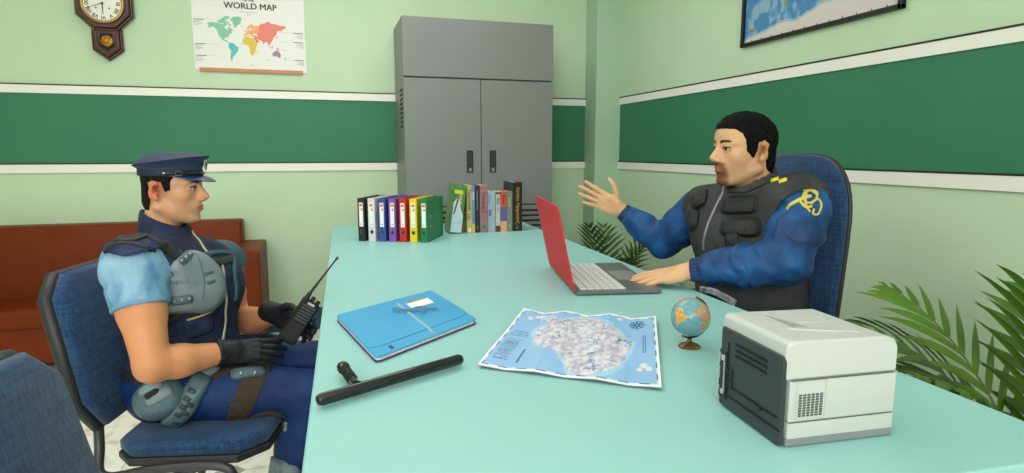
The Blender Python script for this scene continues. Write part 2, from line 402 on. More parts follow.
# ============================================================ leather sofa
LEA = mat('brown_leather', '#6c2a08', .45, c2='#762e0a', scale=5, bump=.08, bscale=160, spec=.2)
sf = thing('leather_sofa', 'reddish brown leather sofa against the back wall behind the seated officer', 'sofa', (-1.35, 4.05, 0))
sx0, sx1 = -1.15, .955                        # local x of the outer sides
MB().box(((sx0+sx1)/2, -.02, .17), (sx1-sx0-.02, .42, .22), .012).build('base', LEA, sf, auto=40)
for i in range(3):
    ww = (sx1-sx0-.28)/3
    MB().box((sx0+.14+ww*(i+.5), -.045, .315), (ww-.004, .40, .115), .03).build('seat_cushion', LEA, sf, auto=40)
b = MB(); b.box(((sx0+.1+.832)/2, .155, .460), (.832-sx0-.1, .15, .66), .02); b.build('backrest', LEA, sf, auto=40)
for x in (sx0+.07, sx1-.07):
    MB().box((x, -.015, .355), (.15, .49, .58), .012).build('arm', LEA, sf, auto=40)
for x in (sx0+.07, sx1-.07):
    for y in (-.2, .17): MB().lathe([(.016, 0), (.022, .06)], 12, (x, y, 0)).build('leg', DARK_LINE, sf)

# ============================================================ wall clock
WOOD = mat('dark_walnut', '#3a120b', .22, c2='#200a06', scale=8, stretch=(6, 1, 1), coat=.5)
WOODL = mat('walnut_pale_moulding', '#7c4432', .25, coat=.6)  # paler walnut for the moulding lines
GOLD = mat('brass', '#c08a3c', .3, metal=.85)
ck = thing('pendulum_clock', 'octagonal dark wood pendulum wall clock with Roman numerals', 'clock', (-1.205, YB, 2.078))
def octo(r, rot=22.5): return [(r*math.cos(math.radians(rot+45*i)), r*math.sin(math.radians(rot+45*i))) for i in range(8)]
b = MB(); b.prism(octo(.163), -.045, 0, 'y', .006); b.prism(octo(.150), -.060, -.04, 'y', .006); b.build('octagonal_case', WOOD, ck)
e = MB()
for r, y, t in ((.155, -.048, .003), (.136, -.0605, .002)):
    o8 = octo(r); e.tube([(a, y, c) for a, c in o8], t, 6, closed=True)
e.build('case_moulding', WOODL, ck)
DZ = .028
MB().prism([(.103*math.cos(a*PI/24), .103*math.sin(a*PI/24)) for a in range(48)], -.066, -.058, 'y').build('dial', mat('dial_enamel', '#f3f0e2', .3), ck)
def ring(r, t, y, n=48): return [(r*math.cos(2*PI*a/n), y, r*math.sin(2*PI*a/n)) for a in range(n)]
MB().tube(ring(.105, 0, -.066), .0085, 10, closed=True).build('bezel', mat('bezel_brass', '#b98c58', .3, metal=.7), ck, smooth=True)
INK = mat('black_ink', '#161514', .6)
for i, t in enumerate(['XII', 'I', 'II', 'III', 'IIII', 'V', 'VI', 'VII', 'VIII', 'IX', 'X', 'XI']):
    a = PI/2-i*PI/6; rd = Vector((math.cos(a), 0, math.sin(a))); tn = Vector((math.sin(a), 0, -math.cos(a)))
    n = MB(); put(n, text_mesh(t, .030, .0004, .0006), frame_mat(rd*.080+Vector((0, -.0665, 0)), tn, rd, Vector((0, -1, 0)))); n.build('numeral', INK, ck)
for sx in (-1, 1): MB().tube([(sx*.034, -.066, -.026), (sx*.034, -.068, -.026)], .0045, 12).build('winding_hole', INK, ck)
n = MB(); n.tube([(0, -.069, 0), (0, -.069, -.062)], [.003, .0012], 8)
n.tube([(.006, -.071, .004), (-.078, -.071, -.030)], [.0018, .001], 8); n.tube([(0, -.067, 0), (0, -.073, 0)], .006, 12); n.build('hands', INK, ck)
pend = [(-.080, -.10), (.080, -.10), (.080, -.262), (0, -.322), (-.080, -.262)]
b = MB(); b.prism(pend, -.030, 0, 'y', .004); b.prism([(-.068, -.11), (.068, -.11), (.068, -.254), (0, -.306), (-.068, -.254)], -.040, -.028, 'y', .004); b.build('pendulum_case', WOOD, ck)
e = MB(); pl = [(-.075, -.16), (-.075, -.259), (0, -.315), (.075, -.259), (.075, -.16)]
for p in (pl, [(a*.74, -.155-(-(b_)-.155)*.80) for a, b_ in pl], [(a*.5, -.15-(-(b_)-.15)*.60) for a, b_ in pl]):
    e.tube([(a, -.041, c) for a, c in p], .0026, 6)
e.build('pendulum_moulding', WOODL, ck)
MB().prism([(-.036, -.165), (.036, -.165), (.036, -.238), (0, -.262), (-.036, -.238)], -.043, -.038, 'y').build('pendulum_window', mat('black_glass', '#0b0707', .08), ck)
b = MB(); b.T = Matrix.Translation((0, -.044, -.208)) @ Matrix.Rotation(PI/2, 4, 'X')
b.lathe([(.031, -.001), (.031, .002), (.026, .004), (.024, .002), (.018, .003), (.014, .001), (.010, .005), (.001, .006)], 28)
b.build('pendulum_bob', mat('bob_brass', '#8a5a22', .35, metal=.7, c2='#c79240', scale=90), ck, auto=30)

# ============================================================ posters
PAPER = mat('poster_paper', '#efeeea', .7)
wm = thing('world_map_poster', 'white WORLD MAP poster with pastel continents and wooden hanger rail', 'poster', (-.417, YB, 1.957))
pw, ph = .330, .235
MB().box((0, -.003, .005), (2*pw, .004, .47), .001).build('sheet', PAPER, wm)
MB().box((-.0, -.009, -.228), (2*pw-.05, .012, .024), .003).build('bottom_rail', mat('rail_wood', '#cf9064', .5, c2='#bf7d52', scale=12, stretch=(1, 6, 6)), wm)
MB().box((0, -.009, .245), (2*pw-.05, .012, .024), .003).build('top_rail', MATS['rail_wood'], wm)
XZ = lambda x, z, y=-.0056: frame_mat((x, y, z), (1, 0, 0), (0, 0, 1), (0, -1, 0))
GREYINK = mat('dark_grey_ink', '#3a3d3c', .7); PALEINK = mat('pale_grey_ink', '#b9bab6', .7)
t = MB(); [put(t, text_mesh('WORLD MAP', .052, .0004, 0), XZ(.01+dx, .168+dz, -.0056-abs(dx)*.1)) for dx, dz in ((0, 0), (.0011, 0), (-.0011, 0), (0, .0008))]; put(t, text_mesh('OF THE', .018, .0004, .0006), XZ(.0, .205)); t.build('title_lettering', GREYINK, wm)
PC = {'north_america': '#93c9ad', 'greenland': '#93c9ad', 'arctic_isles': '#93c9ad', 'south_america': '#63c5c4', 'europe': '#f6b27a', 'britain': '#f6b27a', 'iceland': '#f6b27a',
      'asia': '#f08c80', 'arabia': '#f08c80', 'japan': '#f08c80', 'indonesia': '#f08c80', 'borneo': '#f08c80', 'new_guinea': '#f08c80', 'africa': '#e6c65c', 'madagascar': '#e6c65c', 'australia': '#a98bab', 'new_zealand': '#a98bab'}
def merc(lo, la):                          # Miller projection
    la = math.radians(max(-60, min(84, la))); return math.radians(lo), 1.25*math.log(math.tan(PI/4+.4*la))
groups = {}
for nme, c in PC.items(): groups.setdefault(c, []).append(nme)
for c, names in groups.items():
    mb = MB()
    for nme in names:
        pts = [merc(*p) for p in LAND[nme]]
        mb.prism([(-.025+a*.0755, -.075+b_*.091) for a, b_ in pts], -.0064, -.0052, 'y')
    mb.build('continent', mat('map_ink_'+c[1:], c, .7, spec=.2), wm)
for x, z, sgn in ((-.29, .075, 1), (-.29, -.072, 1), (-.29, -.143, 1), (.285, .020, -1), (.285, -.038, -1), (.285, -.150, -1)):
    hd_ = MB().box((x, -.0054, z), (.060, .001, .0045)).build('caption_heading', mat('caption_grey_ink', '#77797a', .7), wm)
    for j in range(4):
        l = (.045, .035, .05, .03)[j]; MB().box((x-sgn*(.034-l/2), -.0054, z-.009-.008*j), (l, .001, .003)).build('caption_line', PALEINK, hd_)
    MB().box((x+sgn*.075, -.0054, z), (.07, .001, .0012)).build('leader_line', PALEINK, hd_)
MB().box((0, -.0054, .134), (.10, .001, .003)).build('title_rule', PALEINK, wm)
for x, z in ((0, .118), (-.05, -.06), (.1, -.155), (.19, .06), (.2, -.09), (.0, -.19)): MB().box((x, -.0054, z), (.02, .001, .004)).build('ocean_caption', PALEINK, wm)

fm = thing('framed_world_map', 'black framed blue world map hanging on the right wall', 'framed map', (XR, 2.282, 2.055))
# local: x depth (towards -X of the room), y along the wall (+y = left in the photo)
hw, hh = .462, .305
f = MB()
for c, d in (((-.012, 0, -hh+.009), (.024, 2*hw, .018)), ((-.012, 0, hh-.009), (.024, 2*hw, .018)), ((-.012, hw-.009, 0), (.024, .018, 2*hh)), ((-.012, -hw+.009, 0), (.024, .018, 2*hh))): f.box(c, d, .002)
f.build('frame', mat('black_frame', '#0d0c0d', .35), fm)
def mpos(U, V): return np.stack([-.010+0*U, (.5-U)*(2*hw-.03), (V-.5)*(2*hh-.03)], -1)
def mcol(U, V):
    lo = U*380-190; la = V*178-92
    n = vnoise(np.stack([lo/22, la/22, 0*lo], -1), 3); n2 = vnoise(np.stack([lo/5, la/5, 0*lo+3], -1), 5)
    C = np.zeros(U.shape+(3,))+rgb('#4c88bc'); C[n > .52] = rgb('#6f9fc8'); C[n > .58] = rgb('#8fb0c8')
    j = lo+(n2-.5)*7, la+(n2-.5)*7
    for nme, p in LAND.items():
        ms = pip(p, *j); q = {'asia': '#c9b06a', 'africa': '#d8b86c', 'south_america': '#7ba350', 'north_america': '#9bab66', 'australia': '#d79a5c'}.get(nme, '#c5c09a')
        C[ms] = rgb(q); C[ms & (n2 > .52)] = rgb('#b98d54')
    ant = np.interp(U, [0, .1, .2, .3, .4, .5, .6, .75, .88, .93, 1], [-88, -85, -80, -74, -78, -70, -64, -60, -62, -74, -88])+8*(n-.5)
    C[la < ant] = rgb('#dcd0cf'); C[(la < ant+4) & (la >= ant)] = rgb('#a9bccb')
    C[(la > -91) & (la < -88) & (np.abs((lo % 30)-15) < 1.5)] = rgb('#3a3a3a')
    ms = (np.abs(lo+166) < 4) & (np.abs(la+72) < 4); C[ms] = rgb('#c85b3a'); C[ms & (la > -72)] = rgb('#e0c050')
    return C
grid_sheet(330, 190, mpos, mcol, 'map_print', mat_vc('map_print_ink', .5), fm, smooth=False)
MB().box((-.006, 0, 0), (.006, 2*hw-.02, 2*hh-.02)).build('backing', PAPER, fm)

# ============================================================ ring binders
def binder(loc, c, label, cname):
    o = thing('ring_binder', label, 'binder', loc, math.atan2(-.447, .894), 'ring binders in a row on the desk')
    # local x = thickness, y = depth away from the camera, z up; root at the spine's foot
    T, D, H = .036, .275, .212
    m = mat('binder_card_'+cname, c, .42)
    b = MB(); b.box((0, .002, H/2), (T, .004, H), .0015); b.box((-T/2+.0015, D/2, H/2), (.003, D, H), .001); b.box((T/2-.0015, D/2, H/2), (.003, D, H), .001); b.build('cover', m, o)
    MB().box((0, D*.52, H/2), (T-.010, D*.86, H-.022)).build('pages', mat('page_white', '#e9e6da', .8, c2='#cfccc0', scale=300, stretch=(1, .02, .02)), o)
    L_ = MB().box((0, -.0006, .132), (T*.56, .0012, .118), .0004).build('spine_label', mat('label_white', '#f5f5f2', .6), o)
    q = MB(); q.box((0, -.0016, .179), (T*.40, .001, .013)); q.box((T*.08, -.0016, .158), (T*.22, .001, .011)); q.build('label_mark', mat('label_orange', '#e8761e', .6), L_)
    MB().box((0, -.0016, .085), (T*.3, .001, .005)).build('label_print', PALEINK, L_)
    h = MB(); h.tube([(0, -.0015, .047), (0, .001, .047)], .0088, 18); h.build('finger_hole', mat('hole_black', '#101010', .5), o)
    h = MB(); h.tube([(.0065*math.cos(a*PI/8), -.0018, .047+.0088*math.sin(a*PI/8)) for a in range(16)], .0013, 6, closed=True); h.build('hole_rim', mat('rim_steel', '#8d8d8d', .35, metal=.8), o)
    for z in (.076, .124):
        r = MB(); r.box((T/2+.001, .052, z), (.0025, .030, .006), .001); r.box((T/2+.0016, .040, z), (.002, .008, .009), .0008); r.build('ring_clasp', mat('clasp_steel', '#a8a49a', .3, metal=.8), o)
    return o
bn = [('#24282c', 'black', 'black ring binder, first from the left in the row'), ('#dcdad8', 'white', 'white ring binder between the black and the blue one'), ('#38519f', 'blue', 'blue ring binder in the row on the desk'),
      ('#8a4fa6', 'purple', 'purple ring binder between the blue and the red one'), ('#c3272e', 'red', 'red ring binder in the row on the desk'), ('#ecd32c', 'yellow', 'yellow ring binder beside the green one'), ('#0d7a45', 'green', 'green ring binder at the right end of the row')]
for i, (c, cn, lb) in enumerate(bn):
    x, y = .162+.0478*i, 3.055-.0235*i
    binder((x, y, TZ), c, lb, cn)

# ============================================================ books
def book(x0, x1, H, c, label, cname, c2=None, D=.16, y=3.195, lean=0, deco=None, thr=None, scale=20):
    T = x1-x0
    o = thing('book', label, 'book', ((x0+x1)/2, y, TZ), 0, 'books standing in a row on the desk')
    if lean:
        o.rotation_euler = (0, lean, 0)
        o.location = ((x0+x1)/2+.0, y, TZ+T/2*math.sin(abs(lean)))
    m = mat('book_cover_'+cname, c, .4, c2=c2, scale=scale, thr=thr)
    b = MB(); b.box((0, .0015, H/2), (T, .003, H), .001); b.box((-T/2+.001, D/2, H/2), (.002, D, H), .0006); b.box((T/2-.001, D/2, H/2), (.002, D, H), .0006); b.build('cover', m, o)
    MB().box((0, D/2-.003, H/2), (T-.004, D-.010, H-.010)).build('pages', mat('book_pages', '#efe6da', .8, c2='#ddd2c2', scale=400, stretch=(1, .02, .02)), o)
    def band(z0, z1, cc, nme='spine_band', w=1.0, dx=0):
        return MB().box((dx*T, -.0004, (z0+z1)/2*H), (T*w, .0012, (z1-z0)*H)).build(nme, mat('ink_'+cc[1:], cc, .5), o)
    def word(s, z, size, cc, dx=0, nme='spine_lettering'):
        q = MB(); put(q, text_mesh(s, size, .0004, .0004), frame_mat((dx*T, -.0012, z*H), (0, 0, -1), (1, 0, 0), (0, -1, 0))); q.build(nme, mat('ink_'+cc[1:], cc, .5), o)
    if deco: deco(band, word, o, T, H, D)
    return o
X = lambda px: onz(px, 232, TZ)[0]*1.0
def bx(px): d = math.tan(math.atan((px-512)/611)+YAW); return 3.195*d
def d_lean(band, word, o, T, H, D):
    word('Issue', .72, .03, '#d9d77a', .15)
    q = MB(); q.box((-.1*T, -.0006, .85*H), (T*.7, .0014, .08*H)); q.build('cover_flower', mat('ink_yellowgreen', '#c9d62e', .6), o)
    q = MB(); q.prism([(-.46*T, .02*H), (.46*T, .02*H), (.47*T, .36*H), (.2*T, .52*H), (-.05*T, .78*H), (-.44*T, .62*H)], -.0010, 0, 'y'); q.build('cover_picture', mat('ink_paleblue', '#cfdde6', .6, c2='#b5ccd8', scale=40), o)
    q = MB(); q.prism([(-.40*T, .38*H), (-.25*T, .40*H), (.0, .74*H), (-.12*T, .78*H)], -.0016, 0, 'y'); q.build('cover_figure', mat('ink_rust', '#8a4a2c', .6), o)
book(bx(447.6), bx(459.6), .262, '#3e7434', 'green and white book leaning against the upright ones', 'green', '#5a8a48', lean=math.radians(7.2), deco=d_lean, scale=14, y=3.175)
def d_y(band, word, o, T, H, D): word('Tequmwelr  Lip.', .60, .026, '#5a5a78'); band(.02, .10, '#f0eed8', 'spine_band', .5)
book(bx(466.3), bx(471.4), .258, '#c9bb6a', 'yellow spined book with dark olive cover beside the leaning book', 'olive', D=.17, deco=d_y)
def d_b(band, word, o, T, H, D): band(.0, .19, '#eab65a'); word('Liwere', .78, .016, '#dfe4f2')
book(bx(471.5), bx(474.3), .257, '#7388cc', 'thin blue book with an orange foot', 'blue', deco=d_b)
def d_k(band, word, o, T, H, D): band(.48, .90, '#6d6f70', 'spine_band', .25); band(.08, .14, '#6d6f70', 'spine_band', .3)
book(bx(474.4), bx(479.3), .256, '#232527', 'black book beside the mauve one, thin grey spine print', 'charcoal', deco=d_k)
def d_m(band, word, o, T, H, D):
    band(.925, .93, '#6b3f40'); word('YuulezZ', .64, .036, '#8e2a34')
    q = MB(); q.prism([(-.010, .10*H), (-.003, .10*H), (-.003, .06*H), (.003, .06*H), (.003, .10*H), (.010, .10*H), (.011, .14*H), (.005, .17*H), (-.005, .17*H), (-.011, .14*H)], -.0012, 0, 'y'); q.build('tree_emblem', mat('ink_teal', '#2f7f74', .6), o)
book(bx(479.5), bx(487.4), .258, '#9a7070', 'thick mauve book with dark red lettering on the spine', 'mauve', '#a37a7a', deco=d_m)
def d_l(band, word, o, T, H, D): word('Siuua', .80, .024, '#7d8fc2', -.25); word('Isle', .48, .028, '#2f3f9a', -.2); band(.10, .14, '#c9c98a', 'emblem', .2, .1)
book(bx(487.7), bx(495.2), .222, '#9fb0bf', 'pale blue grey book with blue lettering', 'palegrey', deco=d_l)
def d_w(band, word, o, T, H, D): band(.94, .985, '#6e3222'); band(.0, .15, '#6e3222'); word('Rxiu', .76, .020, '#5a5f60'); word('one', .56, .014, '#b0604c')
book(bx(495.6), bx(500.1), .222, '#bfc3b8', 'off white book with brown bands at head and foot', 'offwhite', deco=d_w)
def d_r(band, word, o, T, H, D):
    band(.27, .62, '#5f5a90'); band(.0, .26, '#e2a97a'); word('Biuxe', .80, .024, '#7c2c40')
book(bx(500.3), bx(506.7), .222, '#d4543e', 'book with red, violet and peach blocks on its spine', 'red', deco=d_r)
def d_g(band, word, o, T, H, D): word('Inuve', .74, .024, '#c9b53a'); band(.12, .17, '#c9b53a', 'emblem', .35)
book(bx(506.9), bx(512.4), .222, '#7d7f7a', 'grey book with yellow lettering beside the tall black one', 'midgrey', deco=d_g)
def d_bk(band, word, o, T, H, D):
    word('Gattiny Nygustste', .54, .027, '#b8861f', .05)
    for dx, z in ((-.2, .15), (0, .11), (.2, .17), (.05, .07), (-.1, .06)): band(z-.012, z+.012, '#d0a02c', 'gilt_star', .07, dx)
book(bx(512.7), bx(522.3), .272, '#1c1a1a', 'tall thick black book with gold lettering at the right end', 'black', D=.18, deco=d_bk)

# ============================================================ laptop
LID = mat('red_laptop_lid', '#d8343a', .6, spec=.2, coat=0); ALU = mat('dark_grey_aluminium', '#77787c', .35, metal=.55)
hx, hy = Vector((.722, 1.678)), Vector((.816, 2.143))
ang = math.atan2(hy.y-hx.y, hy.x-hx.x)
lt = thing('laptop', 'open laptop with a red lid and white keys under the hand', 'laptop', (hx.x, hx.y, TZ), ang)
LW, LD = (hy-hx).length, .275           # local x along the hinge (away from camera), local -y towards the user
LT = lambda u, v_: (u, -v_)
MB().prism(rrect(0, -LD, LW, 0, .014), .002, .013, bev=.003).build('base', ALU, lt)
kb = MB().box((LW/2, -.090, .0133), (LW-.035, .152, .001)).build('keyboard', mat('keyboard_deck', '#8c8d8f', .5), lt)
ks = MB(); rows = [13, 13, 12, 12, 11, 8]; kw = LW-.045
for r, nk in enumerate(rows):
    wds = [1.0]*nk
    if r == 5: wds = [1, 1, 1, 5, 1, 1, 1, 1]
    tot = sum(wds); x = (LW-kw)/2
    for wd in wds:
        ww = kw*wd/tot; ks.box((x+ww/2, -.0285-.0245*r, .0155), (ww-.003, .0215, .004), .0012); x += ww
ks.build('keys', mat('white_keys', '#dcdcdc', .45), kb)
kk = MB()
x = (LW-kw)/2
for r, nk in enumerate(rows[:5]):
    for i in range(nk): kk.box(((LW-kw)/2+kw*(i+.5)/nk, -.0285-.0245*r, .0177), (.004, .005, .0004))
kk.build('key_legends', mat('key_print', '#8f9092', .6), kb)
MB().box((LW*.50, -.219, .0134), (.15, .085, .0012), .0005).build('trackpad', mat('trackpad_grey', '#a7a8aa', .3, metal=.4), lt)
MB().tube([(.02, 0, .010), (LW-.02, 0, .010)], .006, 12).build('hinge', ALU, lt)
tilt = math.radians(12)
lid = MB(); lid.T = Matrix.Translation((0, .002, .012)) @ Matrix.Rotation(-tilt, 4, 'X')
lid.prism(rrect(0, 0, LW, .272, .014), 0, .005, 'y', .0015); lid = lid.build('lid', LID, lt)
sc_ = MB(); sc_.T = Matrix.Translation((0, .002, .012)) @ Matrix.Rotation(-tilt, 4, 'X')
sc_.box((LW/2, -.0008, .140), (LW-.02, .0016, .245), .0005); sc_.build('screen', mat('screen_glass', '#0b0d10', .08), lid)

# ============================================================ blue folder tied with string
FB = mat('folder_blue', '#3ba1d8', .38, c2='#46aade', scale=3)
FE = mat('folder_edge_purple', '#4b2a66', .5)
A_, B_, C_, D_ = [Vector(p) for p in ((.012, 1.609), (.298, 1.821), (.359, 1.472), (.086, 1.245))]
cen = (A_+B_+C_+D_)/4
fo = thing('document_folder', 'blue card folder tied with a grey string bow', 'folder', (cen.x, cen.y, TZ))
def fq(u, v_):                          # bilinear inside the folder's outline: u along A->B, v along A->D
    p = A_*(1-u)*(1-v_)+B_*u*(1-v_)+C_*u*v_+D_*(1-u)*v_; return p.x-cen.x, p.y-cen.y
ol = rpoly([fq(0, 0), fq(1, 0), fq(1, 1), fq(0, 1)], .018)
MB().prism(ol, .0005, .004).build('bottom_cover', FE, fo)
MB().prism([(a*.985, b_*.985) for a, b_ in ol], .0035, .009).build('paper_stack', mat('page_white', '#e9e6da'), fo)
MB().prism(ol, .009, .0142, bev=.002).build('top_cover', FB, fo)
fl = [fq(0, .02), fq(.98, .02)]+[fq(.98-.02*t, .1+.5*t) for t in (0, .5, 1)]+[fq(.92, .66), fq(.85, .70), fq(.15, .74), fq(.06, .70), fq(0, .62)]
fl = rpoly([fq(.0, .0), fq(.0, .80), fq(.06, .86), fq(.94, .86), fq(1, .80), fq(1, 0)], .02)
MB().prism(fl, .0142, .0162, bev=.0008).build('flap', FB, fo)
lb = MB().prism([fq(.62, .16), fq(.86, .16), fq(.86, .36), fq(.62, .36)], .0163, .0167).build('paper_label', mat('label_white', '#f5f5f2'), fo)
MB().prism([fq(.62, .16), fq(.86, .16), fq(.86, .205), fq(.62, .205)], .0168, .0170).build('label_stripe', mat('stripe_grey', '#8f9096', .6), lb)
STR = mat('grey_cord', '#9db4c2', .7)
st = MB()
p = [fq(1.0, .30), fq(.8, .38), fq(.62, .46), fq(.4, .60), fq(0.2, .75), fq(0, .88)]
z = [.013]+[.019]*4+[.013]
p = [fq(.56-.02*t, t) for t in np.linspace(0, 1, 8)]
st.tube([(a, b_, .0165 if 0 < i < 7 else .011) for i, (a, b_) in enumerate(p)], .0042, 8, flat=.4, up=(0, 0, 1)); st.build('string', STR, fo)
bw = MB(); c0 = Vector((*fq(.55, .40), .020))
for pts in ([(0, 0), (-.03, .016), (-.038, .006), (-.02, -.003), (0, 0)], [(0, 0), (.035, .012), (.072, .002), (.075, -.010), (.04, -.006), (0, 0)], [(0, 0), (.02, -.014), (.04, -.03), (.036, -.040)], [(0, 0), (.03, -.004), (.062, .006)]):
    bw.tube(bez([(c0.x+a*1.0, c0.y+b_, c0.z+.001+.004*math.sin(i*1.3)**2) for i, (a, b_) in enumerate(pts)], 6), .0022, 6)
bw.sphere(c0, .0052, 10, 8); bw.build('bow', mat('bow_cord', '#4f86a4', .7), fo, smooth=True)
MB().prism([fq(.14, .90), fq(.17, .90), fq(.17, .97), fq(.14, .97)], .0142, .0144).build('printed_line', mat('print_navy', '#1f4f74', .6), fo)

# ============================================================ side-handle baton
BLK = mat('black_polycarbonate', '#131214', .22, coat=.3)
a, b_ = Vector((-.021, 1.051, 0)), Vector((.248, 1.179, 0))
bt = thing('side_handle_baton', 'black side-handle police baton lying on the desk', 'baton', (a.x, a.y, TZ+.0150), math.atan2(b_.y-a.y, b_.x-a.x))
L_ = (b_-a).length
m = MB(); m.T = Matrix.Rotation(PI/2, 4, 'Y'); m.lathe([(.002, -.010), (.0085, -.008), (.0112, -.001), (.0112, L_), (.0085, L_+.006), (.002, L_+.008)], 20); m.build('shaft', BLK, bt, auto=40)
m = MB()
s0 = Vector((.073, .008, .0)); s1 = Vector((.098, .118, .004)); dd = s1-s0
m.tube([s0+dd*t for t in (0, .06, .2, .35, .6, .85, .86, .93, .98, 1)], [.012, .0085, .0072, .0088, .0095, .0095, .0122, .0126, .0112, .005], 14); m.build('side_handle', BLK, bt, auto=40)
m = MB()
for i in range(7):
    t = .36+.07*i; q = s0+dd*t; m.tube([q-dd.normalized()*.0018, q+dd.normalized()*.0018], .0104, 14)
m.build('grip_rings', mat('black_rubber', '#1b1a1c', .5), bt)
m = MB().tube([(.073, -.013, 0), (.073, .0, 0)], .006, 10).build('handle_bolt', BLK, bt)

# ============================================================ island map, unfolded
mp = [Vector((x, y, TZ)) for x, y in ((.507, 1.536), (.811, 1.358), (.579, .940), (.282, 1.159))]
cen = sum(mp, Vector())/4
im = thing('island_map', 'unfolded paper map of an island lying on the desk', 'map', (cen.x, cen.y, TZ))
def ipos(U, V):
    fold = .0105*np.abs(((U*3+.0) % 1.0)-.5)*2*(.4+.6*V); fold = np.where(U > .999, .0105*(.4+.6*V), fold)
    P = np.zeros(U.shape+(3,))
    for i, wgt in enumerate(((1-U)*V, U*V, U*(1-V), (1-U)*(1-V))):
        for kx in range(2): P[..., kx] += wgt*(mp[i][kx]-cen[kx])
    P[..., 2] = .004+fold+.0016*np.sin(V*9+U*3)*np.sin(PI*V)
    return P
isl = [(.20, .86), (.27, .90), (.33, .80), (.40, .86), (.47, .95), (.55, .92), (.62, .84), (.68, .78), (.74, .70), (.80, .60), (.845, .50), (.80, .36), (.78, .22), (.73, .13), (.66, .07), (.58, .04), (.52, .06), (.47, .12), (.44, .22), (.40, .30), (.36, .36), (.33, .33), (.27, .36), (.22, .44), (.18, .58), (.20, .66), (.26, .72), (.21, .77)]
def icol(U, V):
    n = vnoise(np.stack([U*14, V*10, 0*U], -1), 2); n2 = vnoise(np.stack([U*45, V*30, 0*U], -1), 4); n3 = vnoise(np.stack([U*5, V*4, 0*U], -1), 9)
    j = (U+(n-.47)*.075+(n2-.47)*.03, V+(n-.47)*.09+(n2-.47)*.03)
    C = rgb('#84b6e8')*(1-n3[..., None])+rgb('#a9cdf2')*n3[..., None]; C = C*.9+rgb('#9cc6ee')*.1
    sh = pip([((a-.5)*1.07+.5, (b-.5)*1.1+.5) for a, b in isl], *j); C[sh] = rgb('#a9d3f3')
    L = pip(isl, *j)
    t = np.clip((n2-.22)*2.4+(n-.47)*1.2, 0, 1)[..., None]; land = rgb('#b5afc8')*(1-t)+rgb('#e9e6ee')*t
    C = np.where(L[..., None], land, C)
    riv = (np.abs(vnoise(np.stack([U*8+4, V*7, 0*U], -1), 8)-.47) < .006) & L; C[riv] = rgb('#6d93c0')
    con = (np.abs((n*14) % 1-.5) < .07) & L; C[con] = C[con]*.9
    for cx, cy, r in ((.10, .83, .022), (.14, .88, .02), (.74, .93, .018), (.91, .24, .02), (.94, .20, .018), (.89, .19, .015), (.17, .90, .025)):
        C[((U-cx)/r)**2+((V-cy)/(r*1.5))**2 < 1+(n2-.4)*2] = rgb('#dfe0e6')
    grn = L & (vnoise(np.stack([U*26, V*20, 0*U], -1), 12) > .66); C[grn] = rgb('#4f8f8c')
    # legend rows on the left and a block on the right (lines only, as unreadable as in the photo)
    for x0, x1, y0, y1, rows in ((.045, .135, .12, .46, 13), (.05, .16, .50, .60, 4)):
        q = (U > x0) & (U < x1) & (V > y0) & (V < y1); ln = ((V-y0)/(y1-y0)*rows % 1 < .45) & (vnoise(np.stack([U*260, np.floor((V-y0)/(y1-y0)*rows)*3.1, 0*U], -1), 3) > .38)
        C[q & ln] = C[q & ln]*.62
    q = (np.abs(U-.20) < .006) & (V > .10) & (V < .30); C[q] = rgb('#1f4f78')
    q = (U > .90) & (U < .93) & (V > .40) & (V < .66) & ((U*220) % 1 < .5); C[q] = rgb('#5f7fa4')
    # compass rose
    dx, dy = (U-.865)*1.45, V-.86; R = np.hypot(dx, dy); A = np.arctan2(dy, dx)
    C[(R < .085*(.35+.65*np.abs(np.cos(A*4))**3)) & (R > .012)] = rgb('#1f5f86'); C[(np.abs(R-.066) < .005)] = rgb('#2f6d92')
    # printed frame and white border
    e = np.minimum(np.minimum(U, 1-U)*1.45, np.minimum(V, 1-V)); C[(e < .033)] = rgb('#2f6090')
    dash = ((U*9 % 1 < .5) ^ (V*7 % 1 < .5)); C[(e < .033) & dash] = rgb('#cfe2f2'); C[e < .024] = rgb('#f6f8fb')
    fd = (np.abs(U*3-np.round(U*3)) < .008); C[fd] = C[fd]*.93
    C[(np.abs(V-.5) < .004)] *= .97
    return C
grid_sheet(300, 200, ipos, icol, 'map_sheet', mat_vc('map_sheet_print', .5), im, thick=.0012, edge=rgb('#55595c'))

# ============================================================ globe
gc = Vector(at(690.5, 317, 1.150)); R_ = .0435
gl = thing('desk_globe', 'small desk globe with a brass foot beside the map', 'globe', (gc.x, 1.150, TZ))
gz = gc.z-TZ
MB().lathe([(.0245, 0), (.0245, .003), (.021, .006), (.012, .009), (.006, .013), (.004, .018), (.006, .021), (.0035, .024), (.0035, gz-R_-.001)], 32).build('foot', mat('antique_brass', '#6a4a22', .35, metal=.6, c2='#8f6a35', scale=30), gl, auto=35)
ax = Vector((.40, .0, .917)).normalized(); ax = (Matrix.Rotation(math.radians(8), 3, 'Y') @ Vector((.28, .1, .95))).normalized()
e1 = Vector((-.55, -.83, 0)); e1 = (e1-ax*e1.dot(ax)).normalized(); e2 = ax.cross(e1)
nu, nv = 240, 121
lo = np.linspace(-180, 180, nu, endpoint=False); la = np.linspace(-90, 90, nv); LO, LA = np.meshgrid(lo, la, indexing='ij')
LC = -22                                # longitude facing the room's front
cl = np.cos(np.radians(LA)); a_ = np.radians(LO-LC)
P = (cl*np.cos(a_))[..., None]*np.array(e1)+(cl*np.sin(a_))[..., None]*np.array(e2)+np.sin(np.radians(LA))[..., None]*np.array(ax)
C = np.zeros(P.shape)+rgb('#6fa3ad'); nn = vnoise(P*9, 3, 3); n2 = vnoise(P*22, 6, 2); C = C*(.94+.14*nn[..., None])
